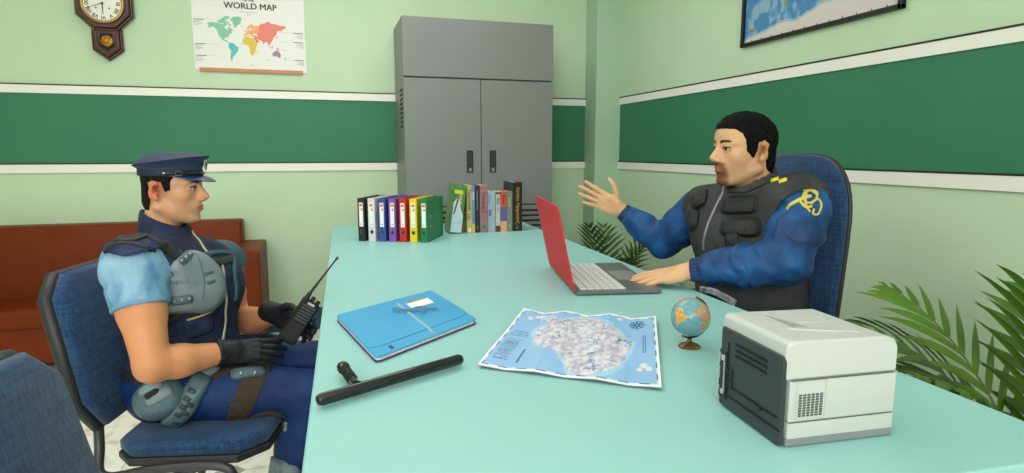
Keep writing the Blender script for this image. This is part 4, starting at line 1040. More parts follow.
# ---- head in its own frame: x forward, y to its left, z up, eyes at z = 0
def head_prims(k_nose=1.0, jaw=1.0, brow=1.0, heavy=0.0, back=0.0, low=0.0):
    p = [el((-.008+back/2, 0, .032-low*.3), (.098-back/2, .077, .084-low)), el((.040, 0, .034), (.051, .062, .060), .02), el((.034, 0, -.036), (.054, .057+heavy, .074), .02)]
    for s in (-1, 1):
        p += [el((.050, s*.044, -.022), (.024, .017, .020), .018), rc((-.012, s*(.055+heavy)*jaw, -.062), (.058, s*.017, -.101), .017, .016, .022),
              rc((.082, s*.012, .0175), (.066, s*.050, .0175), .0095*brow, .009, .010)]
    p += [el((.071, 0, -.101), (.019, .024*jaw, .016), .012), el((.068, 0, -.060), (.027, .031, .030), .016), el((.082, 0, .014), (.011, .012, .012), .010)]
    for s in (-1, 1): p.append(el((.099, s*.0315, -.001), (.0190, .0175, .0105), .007, 's'))
    p += [rc((.082, 0, .006), (.094, 0, -.030), .010, .0145, .010), rc((.0865, 0, .010), (.112, 0, -.0285), .0065*k_nose, .0088*k_nose, .009), rc((.106, 0, -.035), (.088, 0, -.041), .0065, .006, .006)]
    for s in (-1, 1):
        p += [el((.0995, s*.0125, -.0365), (.0105, .0072, .0080), .004),
              rc((.0835, s*.0175, .0000), (.0860, s*.0300, .0066), .0026, .0040, .003), rc((.0860, s*.0300, .0066), (.0755, s*.0455, .0000), .0040, .0030, .003),
              rc((.0830, s*.0185, -.0040), (.0840, s*.0310, -.0078), .0026, .0034, .003), rc((.0840, s*.0310, -.0078), (.0755, s*.0450, -.0030), .0034, .0028, .003)]
    for s in (-1, 1):
        p += [rc((.0965, s*.002, -.0600), (.0815, s*.0235, -.0640), .0050, .0026, .003), rc((.0945, s*.002, -.0700), (.0815, s*.0215, -.0655), .0058, .0026, .003)]
    for s in (-1, 1): p.append(rc((.1030, 0, -.0650), (.0860, s*.0235, -.0650), .0016, .0012, .002, 's'))
    for s in (-1, 1):
        ca, sa = math.cos(s*.35), math.sin(s*.35); R = [[ca, sa, 0], [-sa, ca, 0], [0, 0, 1]]
        tl = math.radians(-12); Ry = np.array([[math.cos(tl), 0, math.sin(tl)], [0, 1, 0], [-math.sin(tl), 0, math.cos(tl)]]); R = np.array(R)@Ry
        p += [el((-.018, s*.083, -.008), (.0165, .0062, .0290), .005, R=R), el((-.012, s*.0890, -.003), (.0085, .0080, .0150), .003, 's', R=R), el((-.024, s*.0885, -.004), (.0040, .0022, .018), .003, 's', R=R), el((-.010, s*.084, -.030), (.0085, .006, .010), .005)]
    p += [rc((-.034+back*.5, 0, -.045), (-.046+back*.3, 0, -.185), .051+heavy, .057+heavy, .022), el((.012, 0, -.085), (.050, .045, .030), .02)]
    return p
def skin_cols(q, base, kind):
    """skin colour of the head in its own frame: lips, brows, flush, beard shadow, scalp"""
    x, y, z = q[:, 0], q[:, 1], q[:, 2]; ay = np.abs(y); C = np.zeros(q.shape)+rgb(base); n = vnoise(q*60, 2, 3)
    def mix(w, c): w = np.clip(w, 0, 1)[:, None]; C[:] = C*(1-w)+rgb(c)*w
    mix(.25*(n-.3), '#b5714e')
    def blob(c, r, s=1.0): return np.clip(1.3-np.sqrt(((x-c[0])/r[0])**2+((ay-c[1])/r[1])**2+((z-c[2])/r[2])**2), 0, 1)*s
    if kind == 'L': mix(blob((-.012, .083, -.008), (.03, .02, .04)), '#d66a50'); mix(blob((.07, .045, -.03), (.03, .03, .03), .35), '#cf7a58'); mix(blob((.11, 0, -.03), (.02, .02, .02), .5), '#cf7f63')
    else: mix(blob((-.012, .083, -.008), (.03, .02, .04), .5), '#c98a60'); mix(blob((.055, .045, -.035), (.03, .03, .03), .2), '#c98058')
    # jaw stubble / beard
    if kind == 'R':
        bd = np.clip((-.052-z)/.012, 0, 1)*np.clip((x-.055)/.02, 0, 1)*np.clip((.036-ay)/.010, 0, 1)
        mous = np.clip((.011-np.abs(z+.053))/.005, 0, 1)*np.clip((x-.07)/.01, 0, 1)*np.clip((.032-ay)/.008, 0, 1)
        mix(np.maximum(bd*.85, mous*.80)*(.75+.5*n), '#5f3420'); mix(np.clip((-.03-z)/.03, 0, 1)*(x > -.02)*.28*np.clip((ay-.01)/.02, 0, 1), '#8f6a4c')
    else: mix(np.clip((-.045-z)/.03, 0, 1)*np.clip((x+.02)/.05, 0, 1)*.25, '#a8784f')
    lip = np.clip(1.25-np.sqrt(((x-.0935)/.012)**2+(ay/.022)**2+((z+.0650)/.0085)**2), 0, 1)*2.2; mix(np.clip(lip, 0, 1)*.85, '#a2504a' if kind == 'L' else '#b4604e')
    t = (ay-.012)/.036; zb = .0215+.006*np.sin(np.clip(t, 0, 1)*PI*.7)-.004*np.clip(t, 0, 1); wbr = (.0048 if kind == 'R' else .0034)*(1-.5*np.clip(t, 0, 1))
    if kind == 'L': zb = zb-.0045; wbr = wbr*1.15
    br = np.clip((wbr-np.abs(z-zb))/.0016+.6, 0, 1)*((t > 0) & (t < 1) & (x > .045)); mix(br*.95, '#17100c')
    mix(np.clip(1.1-np.sqrt(((ay-.031)/.017)**2+((z-.001)/.0095)**2), 0, 1)*1.3*(x > .06), '#8a5a42')
    mix(np.clip(1.3-np.sqrt(((x+.012)/.011)**2+((ay-.083)/.008)**2+((z+.003)/.016)**2), 0, 1)*1.2, '#96452c')  # shade inside the ear hollow, painted into the skin colour
    lash = np.clip((.0019-np.abs(z-(.0052-.9*(ay-.031)**2*12)))/.001+.5, 0, 1)*((ay > .018) & (ay < .046) & (x > .06)); mix(lash*.9, '#241410')
    mix(np.clip(1.2-np.sqrt(((x-.104)/.006)**2+((ay-.0075)/.0045)**2+((z+.0425)/.003)**2), 0, 1)*1.2, '#4a2418')
    return C
def frame_of(fw, upv=(0, 0, 1)):
    z = nrm(upv); x = nrm(np.asarray(fw, float)-z*(np.asarray(fw, float)@z)); y = np.cross(z, x); return np.stack([x, y, z])   # rows
class Head:
    def __init__(s, O, fw, up, sc, **kw):
        s.O = np.asarray(O, float); s.R = frame_of(fw, up); s.s = sc; s.p = head_prims(**kw); s.f0 = ev(s.p)
    def loc(s, P): return (P-s.O)@s.R.T/s.s
    def wld(s, q): return s.O+(np.asarray(q, float)*s.s)@s.R
    def F(s, P): return s.f0(s.loc(P))*s.s
def transform_part(name, hd, f, lo, hi, h, m, root, parent=None, colf=None):
    V, Q = net(f, lo, hi, h); C = colf(V) if colf else None
    return mesh_np(name, local(hd.wld(V), root), Q, m, parent or root, C)
def eyes(hd, root, iris):
    sc = mat('eye_white', '#c9beb4', .3, spec=.2)
    for s in (-1, 1):
        mb = MB(); mb.sphere((0, 0, 0), .0120, 20, 14); c = np.array([.0745, s*.0310, -.0002])
        mb.v = [tuple(hd.wld(np.array(v)+c)-np.array(root.location)) for v in mb.v]; e = mb.build('eye', sc, root, smooth=True)
        g = nrm([1, -.10*s*0+GAZE, -.02])
        for r, dep, tip, mm, nm in ((.0062, .0106, .0127, mat('iris_'+iris[1:], iris, .5, spec=.1), 'iris'), (.0030, .0121, .0130, mat('pupil_black', '#050505', .4, spec=.1), 'pupil')):
            mb = MB(); a = nrm(np.cross(g, [0, 0, 1])); b = np.cross(a, g); vs = [c+g*tip]+[c+g*dep+(a*math.cos(t)+b*math.sin(t))*r for t in np.linspace(0, 2*PI, 20, endpoint=False)]
            mb.add([tuple(hd.wld(v)-np.array(root.location)) for v in vs], [(0, 1+i, 1+(i+1) % 20) for i in range(20)]); mb.build(nm, mm, e, smooth=True)
GAZE = 0
def hand_prims(W, d, n, side, sc=1.0, curl=(.3, .3, .3, .3), thumb=(.6, .2, .3), spread=.06, fat=1.0):
    """W wrist, d towards the knuckles, n out of the back of the hand, side +1 right hand"""
    X = nrm(d); Z = nrm(np.asarray(n, float)-X*(np.asarray(n, float)@X)); Y = np.cross(Z, X)*side
    L = lambda x, y, z: np.asarray(W, float)+(X*x+Y*y+Z*z)*sc
    f = fat*sc; p = [rc(L(-.03, 0, 0), L(.012, 0, 0), .0265*f, .026*f), rc(L(.0, .008, 0), L(.03, .010, -.002), .021*f, .020*f, .012*sc), rc(L(.0, -.010, 0), L(.03, -.012, -.002), .019*f, .018*f, .012*sc)]
    kn = [(.090, .030), (.094, .009), (.089, -.012), (.080, -.031)]; ln = [(.041, .024, .020), (.045, .028, .021), (.041, .026, .020), (.032, .019, .018)]
    for i, (kx, ky) in enumerate(kn):
        r = (.0105, .0108, .0102, .0092)[i]*f
        p.append(rc(L(.02, ky*.6, .001), L(kx, ky, .0), .0145*f, r*1.10, .010*sc))
    p.append(el(L(.05, 0, -.006), (.040*sc, .034*sc, .012*f), .010*sc, R=np.stack([X, Y, Z])))
    p.append(rc(L(.018, .022, -.010), L(.05, .030, -.010), .017*f, .013*f, .012*sc))
    p.append(rc(L(.018, -.022, -.008), L(.06, -.028, -.006), .013*f, .011*f, .010*sc))
    for i, (kx, ky) in enumerate(kn):
        r = (.0100, .0102, .0097, .0086)[i]*f; q = L(kx, ky, 0); az = (1.2-i*.8)*spread; a = 0; c = curl[i]
        dr = lambda a: (X*math.cos(a)*math.cos(az)+Y*math.cos(a)*math.sin(az)-Z*math.sin(a))
        for j, l in enumerate(ln[i]):
            a += c*(.8, 1.1, .8)[j]; e = q+dr(a)*l*sc; p.append(rc(q, e, r*(1, .93, .86)[j], r*(.93, .86, .74)[j], .0035*sc if j == 0 else .0012*sc)); q = e
    out, dn, cl = thumb; q = L(.022, .024, -.008); a = out
    for j, l in enumerate((.042, .033, .027)):
        dr = nrm(X*math.cos(a)+Y*math.sin(a)-Z*dn); e = q+dr*l*sc; r = (.0135, .0112, .0100)[j]*f
        p.append(rc(q, e, r, (.0112, .0100, .0080)[j]*f, .006*sc if j == 0 else .0015*sc)); q = e; a -= cl
    return p
def box_of(prims, mg=.012):
    lo = np.min([c-r for _, c, r, _, _ in prims], 0)-mg; hi = np.max([c+r for _, c, r, _, _ in prims], 0)+mg; return lo, hi
def joined(name, pieces, mats, root, cols=True):
    V = []; Q = []; C = []; o = 0
    for v, q, c in pieces: V.append(v); Q.append(q+o); C.append(c); o += len(v)
    return mesh_np(name, local(np.vstack(V), root), np.vstack(Q), mats, root, np.vstack(C))
def flat_skin(V, base, k=.25):
    n = vnoise(V*25, 4, 3)[:, None]; return rgb(base)*(1-k*(n-.3))+rgb('#b5714e')*k*(n-.3)
SKIN = mat_vc('skin', .48, .35, bump=.12, bscale=220, sss=.06)

# ============================================================ the officer in the cap (left)
pl_ = thing('person', 'seated person in a navy peaked cap and dark blue tactical vest holding a handheld radio', 'person', (-.47, 1.95, 0))
BL = frame_of((math.cos(math.radians(-22)), math.sin(math.radians(-22)), 0))          # torso frame
HC = V3(-.425, 1.955, .55)
def tl(x, y, z): return HC+x*BL[0]+y*BL[1]+V3(.035*z/.45, 0, z)
SK = '#dca581'
hdL = Head(at(170, 187, 1.975), (math.cos(math.radians(-9)), math.sin(math.radians(-9)), .0), (.03, 0, 1), .885, k_nose=1.0, jaw=1.03, back=.03, low=.012)
neckL = hdL.wld((-.026, 0, -.17))
rsh, rel, rwr, rha = at(134, 268, 1.77), at(152, 366, 1.675), at(226, 352, 1.80), at(289, 347, 1.875)
lsh, lel_, lwr = at(221, 262, 2.12), at(238, 324, 2.17), at(277, 314, 2.045)
torsoL = [el(tl(0, 0, .02), (.125, .165, .10), R=BL), el(tl(.0, 0, .14), (.112, .145, .13), .05, R=BL), el(tl(.005, 0, .27), (.122, .165, .135), .05, R=BL),
          rc(rsh+V3(.03, .03, -.005), lsh+V3(-.03, -.03, 0), .054, .054, .05), rc(tl(-.015, 0, .35), neckL, .060, .048, .03)]
armRL = [rc(rsh, rsh*.55+rel*.45, .060, .055, .03), rc(rsh*.55+rel*.45, rel, .055, .041, .02), rc(rel, rel*.65+rwr*.35, .041, .043, .015), rc(rel*.65+rwr*.35, rwr, .043, .028, .015)]
armLL = [rc(lsh, lsh*.55+lel_*.45, .060, .048, .03), rc(lsh*.55+lel_*.45, lel_, .048, .041, .02), rc(lel_, lel_*.65+lwr*.35, .042, .043, .015), rc(lel_*.65+lwr*.35, lwr, .043, .028, .015)]
hR, hL = tl(-.01, -.095, .0), tl(-.01, .10, .0)
kR, kL = V3(-.065, 1.835, .500), V3(-.05, 2.045, .525)
aR, aL = V3(-.175, 1.84, .10), V3(-.07, 2.05, .10)
def leg(h, k, a, ro=0): return [rc(h, h*.5+k*.5, .086+ro, .076+ro, .03), rc(h*.5+k*.5, k, .076+ro, .058+ro, .03), rc(k, k*.6+a*.4, .058+ro, .057+ro, .02), rc(k*.6+a*.4, a, .057+ro, .040+ro, .02)]
legsL = leg(hR, kR, aR)+leg(hL, kL, aL)
bodyL = torsoL+armRL+armLL+legsL
FbL = ev(bodyL)
V1, Q1 = net(FbL, *box_of(bodyL), .0058)
V2, Q2 = net(hdL.f0, (-.13, -.10, -.19), (.13, .10, .13), .0026)
body = joined('body', [(V1, Q1, flat_skin(V1, '#de986c')), (hdL.wld(V2), Q2, skin_cols(V2, SK, 'L'))], SKIN, pl_)
GAZE = 0.0
eyes(hdL, pl_, '#5b6a5c')
HAIR = mat('black_hair', '#0b0807', .6, c2='#1a1410', scale=60, stretch=(1, 1, .25), bump=.5, bscale=220, spec=.15)
# hair below the cap
hpL = [(.055, .055), (.055, .075), (-.2, .075), (-.2, -.02), (-.095, -.055), (-.066, -.088), (-.050, -.082), (-.044, -.045), (-.044, .016), (-.02, .026), (.004, .020), (.010, -.012), (.026, -.006), (.034, .026), (.045, .040)]
def hairL(q):
    n = vnoise(q*np.array([90, 90, 30]), 5, 3)-.45; b = ev([el((.004, 0, .030), (.087, .081, .088)), el((-.032, 0, -.045), (.050, .055, .055), .03)])(q)
    return np.maximum(b-.001+n*.008, sdpoly(hpL, q[:, 0]+n*.014, q[:, 2]+n*.010))
transform_part('hair', hdL, hairL, (-.14, -.10, -.12), (.12, .10, .14), .0028, HAIR, pl_)
# cap
NAVY = mat('cap_navy', '#1d2a47', .6, c2='#24335a', scale=30, bump=.1, bscale=400)
capr = MB()
def ringp(a, b, z, cx, n=48, zt=0, zq=0):
    return [(cx+a*math.cos(t), b*math.sin(t), z+zt*math.cos(t)+zq*math.sin(t)**2) for t in np.linspace(0, 2*PI, n, endpoint=False)]
def loft(mb, rings, cap0=True, cap1=True):
    n = len(rings[0]); vs = [p for r in rings for p in r]; fs = []
    for k in range(len(rings)-1):
        for i in range(n): j = (i+1) % n; fs.append((k*n+i, k*n+j, (k+1)*n+j, (k+1)*n+i))
    if cap0: fs.append(tuple(range(n-1, -1, -1)))
    if cap1: fs.append(tuple((len(rings)-1)*n+i for i in range(n)))
    mb.add(vs, fs); return mb
def hb(mb, name, m, parent, hd, root, **k):
    mb.v = [tuple(hd.wld(v)-np.array(root.location)) for v in mb.v]; return mb.build(name, m, parent, **k)
crown = loft(MB(), [ringp(.094, .083, .040, .004), ringp(.095, .084, .060, .004, zt=.006), ringp(.100, .088, .071, .006, zt=.012), ringp(.111, .099, .082, .008, zt=.018), ringp(.113, .101, .086, .008, zt=.019),
                    ringp(.109, .097, .090, .008, zt=.017), ringp(.088, .080, .100, .002, zt=.010), ringp(.05, .045, .111, -.006, zt=.004), ringp(.01, .01, .114, -.008)])
cap = hb(crown, 'cap', NAVY, pl_, hdL, pl_, auto=60)
hb(loft(MB(), [ringp(.0955, .0845, .037, .004), ringp(.0965, .0855, .038, .004), ringp(.0965, .0855, .056, .004, zt=.002), ringp(.0955, .0845, .058, .004)]), 'cap_band', mat('cap_band_navy', '#18233b', .65), cap, hdL, pl_, auto=60)
hb(MB().tube([(p[0]*1.0, p[1], p[2]) for p in ringp(.1125, .1005, .0855, .008, zt=.019)], .0020, 6, closed=True), 'cap_piping', mat('piping_navy', '#141d33', .6), cap, hdL, pl_)
vis = []
for r_, dz in ((0, 0), (.4, -.004), (.8, -.012), (1, -.018)):
    row = []
    for t in np.linspace(-1.25, 1.25, 25):
        e = math.cos(t/1.25*PI/2)**.6; row.append(((.0985-.004+.046*r_*e)*math.cos(t)+.0*e, (.084+.018*r_*e)*math.sin(t), .045+dz*e-.004*e))
    vis.append(row)
mb = MB(); n_ = 25
up_ = [p for r in vis for p in r]; dn_ = [(a, b, c-.003) for a, b, c in up_]; fs = []
for k_ in range(3):
    for i in range(n_-1): fs += [(k_*n_+i, k_*n_+i+1, (k_+1)*n_+i+1, (k_+1)*n_+i), (100+k_*n_+i, 100+(k_+1)*n_+i, 100+(k_+1)*n_+i+1, 100+k_*n_+i+1)]
for i in range(n_-1): fs.append((75+i, 75+i+1, 175+i+1, 175+i))
mb.add(up_+dn_, fs); hb(mb, 'visor', mat('visor_navy', '#22315a', .35, coat=.3), cap, hdL, pl_, auto=50)
st = [((.0965*math.cos(t))+.004, .0865*math.sin(t), .0480) for t in np.linspace(-1.45, 1.45, 40)]
mb = MB(); mb.tube(st, .0052, 8, flat=1.0); mb.v = [(a, b, c) for a, b, c in mb.v]; strap = hb(mb, 'chin_strap', mat('strap_black', '#131315', .3, coat=.3), cap, hdL, pl_, auto=50)
for s in (-1, 1):
    hb(MB().sphere((.0965*math.cos(1.42)+.004, s*.089, .0480), .0052, 12, 8), 'strap_button', mat('button_silver', '#c9c4b2', .25, metal=.9), cap, hdL, pl_, smooth=True)
    t = s*1.02; c = np.array((.0965*math.cos(t)+.004, .0865*math.sin(t), .0480)); tn = nrm([-math.sin(t), math.cos(t), 0]); nn_ = nrm([math.cos(t), math.sin(t), 0]); c = c+nn_*.006
    o4 = [c+tn*a*.009+V3(0, 0, 1)*b*.006 for a, b in ((-1, -1), (1, -1), (1, 1), (-1, 1))]; mb = MB(); mb.tube([tuple(p) for p in o4], .0016, 6, closed=True); hb(mb, 'buckle', mat('buckle_silver', '#8f959e', .3, metal=.9), cap, hdL, pl_)
mb = MB(); star = []
for i in range(24): r_ = .0165 if i % 2 == 0 else .012; t = 2*PI*i/24; star.append((r_*math.sin(t), .074+r_*1.15*math.cos(t)))
star = [(a_*.9, b_+.002) for a_, b_ in star]; mb.prism(star, .110, .1145, 'x', .001); bdg = hb(mb, 'cap_badge', mat('badge_silver', '#b9bec4', .3, metal=.85), cap, hdL, pl_)
mb = MB(); mb.sphere((.1145, 0, .076), .007, 12, 8, (.4, 1, 1)); mb.tube([(.113, 0, .090), (.113, 0, .095)], .002, 6); hb(mb, 'badge_centre', mat('badge_dark', '#5a616c', .35, metal=.8), bdg, hdL, pl_, smooth=True)
# shirt sleeves
SHIRT = mat('pale_blue_shirt', '#8fb7d4', .75, c2='#4f86b0', scale=16, thr=(.40, .62), stretch=(1, 1, .5), bump=.5, bscale=30)
def wr(P, a, b, amp, fr=150): t = (P-a)@nrm(b-a); n = vnoise(P*22, 3, 2); return amp*np.sin(t*fr+n*9)*(.4+n)
SR = [rc(rsh, rsh*.56+rel*.44, .077, .066), rc(rsh, rsh+V3(.07, .08, -.01), .072, .060, .02)]; hemR = rsh*.58+rel*.42; axR = nrm(rel-rsh)
F_sr = lambda P: np.maximum(ev(SR)(P)+wr(P, rsh, rel, .0022, 90), (P-hemR)@axR)
sdf_part('shirt_sleeve', F_sr, *box_of(SR), .0042, SHIRT, pl_)
ribbon(F_sr, loop_pts(F_sr, hemR-axR*.006, axR, 20), .010, .002, 'sleeve_hem', mat('sleeve_hem_blue', '#6f9cc0', .75), pl_, closed=True)
SL = [rc(lsh, lsh*.56+lel_*.44, .064, .054)]; hemL = lsh*.74+lel_*.26; axL = nrm(lel_-lsh)
sdf_part('shirt_sleeve', lambda P: np.maximum(ev(SL)(P)+wr(P, lsh, lel_, .002, 90), (P-hemL)@axL), *box_of(SL), .005, SHIRT, pl_)
# vest
VEST = mat('navy_vest', '#1c2338', .8, c2='#303a5a', scale=14, bump=.9, bscale=28, spec=.25)
TRIM = mat('teal_trim', '#2b4f58', .6); STRAPM = mat('black_strap', '#17191c', .6, c2='#23262a', scale=200); ZIP = mat('zip_cream', '#bdb49a', .4)
nk = neckL
collar = [rc(nk+V3(0, 0, -.05), hdL.wld((-.018, 0, -.060)), .076, .062, .03)]
vb = [el(tl(0, 0, .06), (.142, .178, .09), R=BL), el(tl(.0, 0, .14), (.130, .160, .13), .05, R=BL), el(tl(.006, 0, .27), (.142, .182, .140), .05, R=BL),
      rc(rsh+V3(.035, .045, -.0), lsh+V3(-.035, -.045, 0), .074, .072, .06)]+collar
hole = [rc(rsh+V3(-.10, -.16, -.04), rsh+V3(.02, .0, -.045), .075, .072), rc(lsh+V3(.05, .14, -.05), lsh+V3(-.01, .02, -.05), .070, .066)]
neckcut = [rc(nk+V3(0, 0, -.03), hdL.wld((-.012, 0, .0)), .052, .054)]
Fv0, Fh, Fn = ev(vb), ev(hole), ev(neckcut)
colup = nrm(hdL.wld((0, 0, 1))-hdL.wld((0, 0, 0))); nkc = hdL.wld((-.020, 0, -.12)); coltop = hdL.wld((.03, 0, -.124)); coldir = nrm(hdL.wld((.42, 0, 1))-hdL.wld((0, 0, 0)))
def F_vest(P):
    d = Fv0(P)+.007*(vnoise(P*np.array([14, 14, 26]), 7, 3)-.45)
    d = np.maximum(d, -(Fh(P))); d = np.maximum(d, -Fn(P)); d = np.maximum(d, .585-P[:, 2]); rr_ = np.hypot(P[:, 0]-nkc[0], P[:, 1]-nkc[1]); return np.maximum(d, (P-coltop)@coldir-np.maximum(0, rr_-.070)*3.5)
vestL = sdf_part('vest', F_vest, *box_of(vb), .0042, VEST, pl_)
# shoulder flaps of the vest over the sleeves
def flap(c, r, cut, yc):
    o = el(c, r); a = ev([o]); b = ev([el(c-V3(0, 0, .004), np.array(r)-.011)])
    def F(P):
        q = P-c; d = np.maximum(a(P)+.002*(vnoise(P*30, 4, 2)-.4), -b(P)); return np.maximum(d, cut-q[:, 2]+yc*q[:, 1]+.25*np.abs(q[:, 0]))
    return F
cR = rsh+V3(.004, -.006, .006)
flapR = sdf_part('vest_shoulder_flap', flap(cR, (.090, .086, .082), .030, -.10), rsh-.12, rsh+.12, .0034, VEST, pl_)
sdf_part('vest_shoulder_flap', flap(lsh+V3(0, 0, .0), (.076, .076, .072), -.03, .1), lsh-.12, lsh+.12, .0042, mat('teal_shoulder', '#2a3f52', .7, c2='#3a5f68', scale=20), pl_)
SV = Surf([vestL, flapR])
def rp(px, w, t, nm, m, **k): return ribbon_px(SV, px, w, t, nm, m, pl_, **k)
rp([(99, 252), (107, 247), (118, 243), (132, 243), (146, 247), (157, 256), (163, 268), (165, 282)], .010, .004, 'flap_edge', STRAPM)
rp([(192, 231), (197, 238), (203, 247), (210, 256)], .005, .003, 'collar_zip', ZIP)
rp([(221, 262), (224, 285), (226, 305), (225, 325), (222, 345)], .0055, .0035, 'zip', ZIP)
rp([(212, 232), (222, 241), (230, 254), (234, 270), (236, 286), (235, 300)], .014, .006, 'vest_edge_trim', TRIM)
rp([(118, 239), (132, 234), (146, 236), (160, 243), (172, 252), (181, 263)], .026, .006, 'shoulder_strap', STRAPM)
rp([(188, 300), (184, 310), (176, 318), (164, 322)], .020, .006, 'pouch_strap', STRAPM)
rp([(212, 261), (222, 262), (233, 258)], .022, .005, 'chest_strap', STRAPM)
POUCH = mat('grey_pouch', '#6f7f86', .6, c2='#84949a', scale=12, bump=.2, bscale=60); PLATE = mat('slate_plate', '#47585f', .5, c2='#56686f', scale=20)
mpx = .0031; c = trace(SV, 195, 281)
ol = [(-30, 4), (-24, 14), (-13, 24), (1, 28), (14, 25), (24, 14), (29, 0), (28, -16), (20, -27), (8, -31), (-8, -26), (-27, -24), (-31, -10)]
ol = rpoly([(a*mpx*.96, b*mpx*.98) for a, b in ol][::-1], .02, 3)
po = patch(SV, c, ol, .020, 'chest_pouch', POUCH, pl_, reach=.09, dome=5)
SP = Surf([vestL, po])
def plate(px, py, w, h, tilt, nm, mm, th, outline=None, parent=None):
    return patch(SP, trace(SP, px, py), outline or sup(w, h, 20, 5), th, nm, mm, pl_, tilt=tilt, reach=.03, parent=parent)
for (x, y, w, h, t) in ((186, 257, .048, .014, .45), (182, 300, .046, .015, .06)):
    b_ = plate(x, y, w/2*1.15, h*.8, t, 'clasp_plate', PLATE, .008); s3 = Surf([b_]); p = trace(s3, x, y); n = grad(s3, p)[0]; up = nrm(V3(0, 0, 1)-n*n[2]); rt = np.cross(up, n)
    for q_ in (-1, 0, 1):
        mbq = MB(); mbq.sphere(tuple(p+(rt*math.cos(t)+up*math.sin(t))*q_*w*.38-np.array(pl_.location)), .0042, 10, 8); mbq.build('rivet', mat('rivet_steel', '#aab0b2', .3, metal=.8), b_, smooth=True)
for (x, y) in ((209, 273), (211, 282)): plate(x, y, .014, .0045, .1, 'pouch_loop', PLATE, .003)
ribbon_px(SP, [(190, 250), (200, 262), (204, 278), (203, 300)], .003, .0015, 'pouch_seam', PLATE, pl_)
pk = plate(200, 327, .040, .026, .12, 'vest_pocket', VEST, .006)
ribbon_px(Surf([pk, vestL]), [(187, 320), (197, 317), (212, 311)], .005, .003, 'pocket_zip', mat('zip_gold', '#c8ad62', .4), pl_)
# trousers
PANT = mat('navy_trousers', '#0d2858', .62, c2='#183d76', scale=9, thr=(.35, .7), bump=.6, bscale=18, spec=.3)
pants = [el(tl(-.01, 0, .015), (.135, .175, .095), R=BL)]+[(f, c_, r_+.02, k_, o_) for f, c_, r_, k_, o_ in leg(hR, kR, aR, .010)+leg(hL, kL, aL, .008)]
def F_pant(P):
    q = P+0; d = ev(pants)(P)+.006*(vnoise(P*np.array([18, 30, 18]), 4, 3)-.45); return np.maximum(np.maximum(d, P[:, 2]-.625), .17-P[:, 2])
trouL = sdf_part('trousers', F_pant, *box_of(pants, .02), .0052, PANT, pl_)
# boots with shin pads
BOOT = mat('boot_black', '#1a1b1f', .45); PAD = mat('grey_knee_pad', '#7f9296', .55, c2='#5a6c72', scale=40, bump=.4, bscale=60)
for a_, k_ in ((aR, kR), (aL, kL)):
    u = nrm(k_-a_); f = V3(1, -.05, 0)
    bt_ = [rc(a_+u*.12, a_, .056, .050, .02), rc(a_+V3(0, 0, -.045), a_+f*.13+V3(0, 0, -.062), .046, .036, .03), rb(a_+f*.05+V3(0, 0, -.088), (.125, .042, .012), .010, .01)]
    sdf_part('boot', lambda P, bt_=bt_: np.maximum(ev(bt_)(P), .001-P[:, 2]), *box_of(bt_), .0055, BOOT, pl_)
    FP = F_pant; cc = a_*.62+k_*.38; pc = march(F_pant, [cc+V3(-.05, -.12, 0)*1.6], [nrm(V3(.05, .12, 0))], 60)[0]
    patch(F_pant, pc, sup(.042, .07, 20, 4), .016, 'shin_pad', PAD, pl_, up=u)
STR2 = mat('brown_webbing', '#33291f', .8, c2='#453829', scale=260, bump=.3); CLIP = mat('slate_clip', '#4c6470', .45, c2='#5f7884', scale=25)
ax_ = nrm(kR-hR)
# thigh strap, belt, leg harness
thc = hR*.38+kR*.62
ribbon(F_pant, loop_pts(ev(leg(hR, kR, aR, .010)), thc+V3(-.02, 0, 0), nrm(ax_+V3(-.0, .0, -.30)), 22), .058, .004, 'thigh_strap', STR2, pl_, closed=True)
ribbon(F_pant, loop_pts(ev(leg(hL, kL, aL, .008)), hL*.45+kL*.55, nrm(kL-hL), 22), .034, .004, 'thigh_strap', STR2, pl_, closed=True)
ribbon(F_pant, loop_pts(F_pant, tl(0, 0, .065), (0, 0, 1), 26, r=.3), .040, .006, 'belt', STRAPM, pl_, closed=True)
ST = Surf([trouL])
def tp_(px, w, t, nm, m, **k): return ribbon_px(ST, px, w, t, nm, m, pl_, **k)
tp_([(205, 378), (216, 375), (228, 371), (240, 368)], .022, .005, 'harness_strap', STR2)
b_ = patch(ST, trace(ST, 248, 373), sup(.046, .017, 20, 4), .016, 'harness_buckle', CLIP, pl_, tilt=-.15)
s3 = Surf([b_])
for x in (241, 255): MB().sphere(tuple(trace(s3, x, 373)-np.array(pl_.location)), .006, 10, 8).build('buckle_stud', mat('rivet_steel', '#aab0b2'), b_, smooth=True)
tp_([(222, 430), (234, 425), (248, 419), (262, 415), (274, 414), (282, 417)], .022, .006, 'leg_harness_strap', STR2)
patch(ST, trace(ST, 285, 426), sup(.010, .014, 16, 5), .008, 'strap_clip', mat('rivet_steel', '#aab0b2'), pl_)
ho = patch(ST, trace(ST, 160, 396), rpoly([(-.066, -.004), (-.050, .036), (.0, .052), (.050, .040), (.062, .0), (.052, -.044), (-.0, -.060), (-.052, -.044)][::-1], .018, 3), .046, 'holster', CLIP, pl_, dome=5, reach=.10, tilt=.45)
s3 = Surf([ho])
patch(s3, trace(s3, 150, 387), sup(.030, .013, 16, 4), .006, 'holster_ridge', mat('pale_clip', '#7f949c', .45), pl_, tilt=.45, reach=.03)
patch(s3, trace(s3, 159, 396), sup(.034, .014, 16, 4), .006, 'holster_ridge', mat('pale_clip', '#7f949c', .45), pl_, tilt=.45, reach=.03)
patch(s3, trace(s3, 152, 394), sup(.018, .009, 16, 5), .007, 'holster_grip', mat('dark_recess', '#232527'), pl_, tilt=.55, reach=.03)
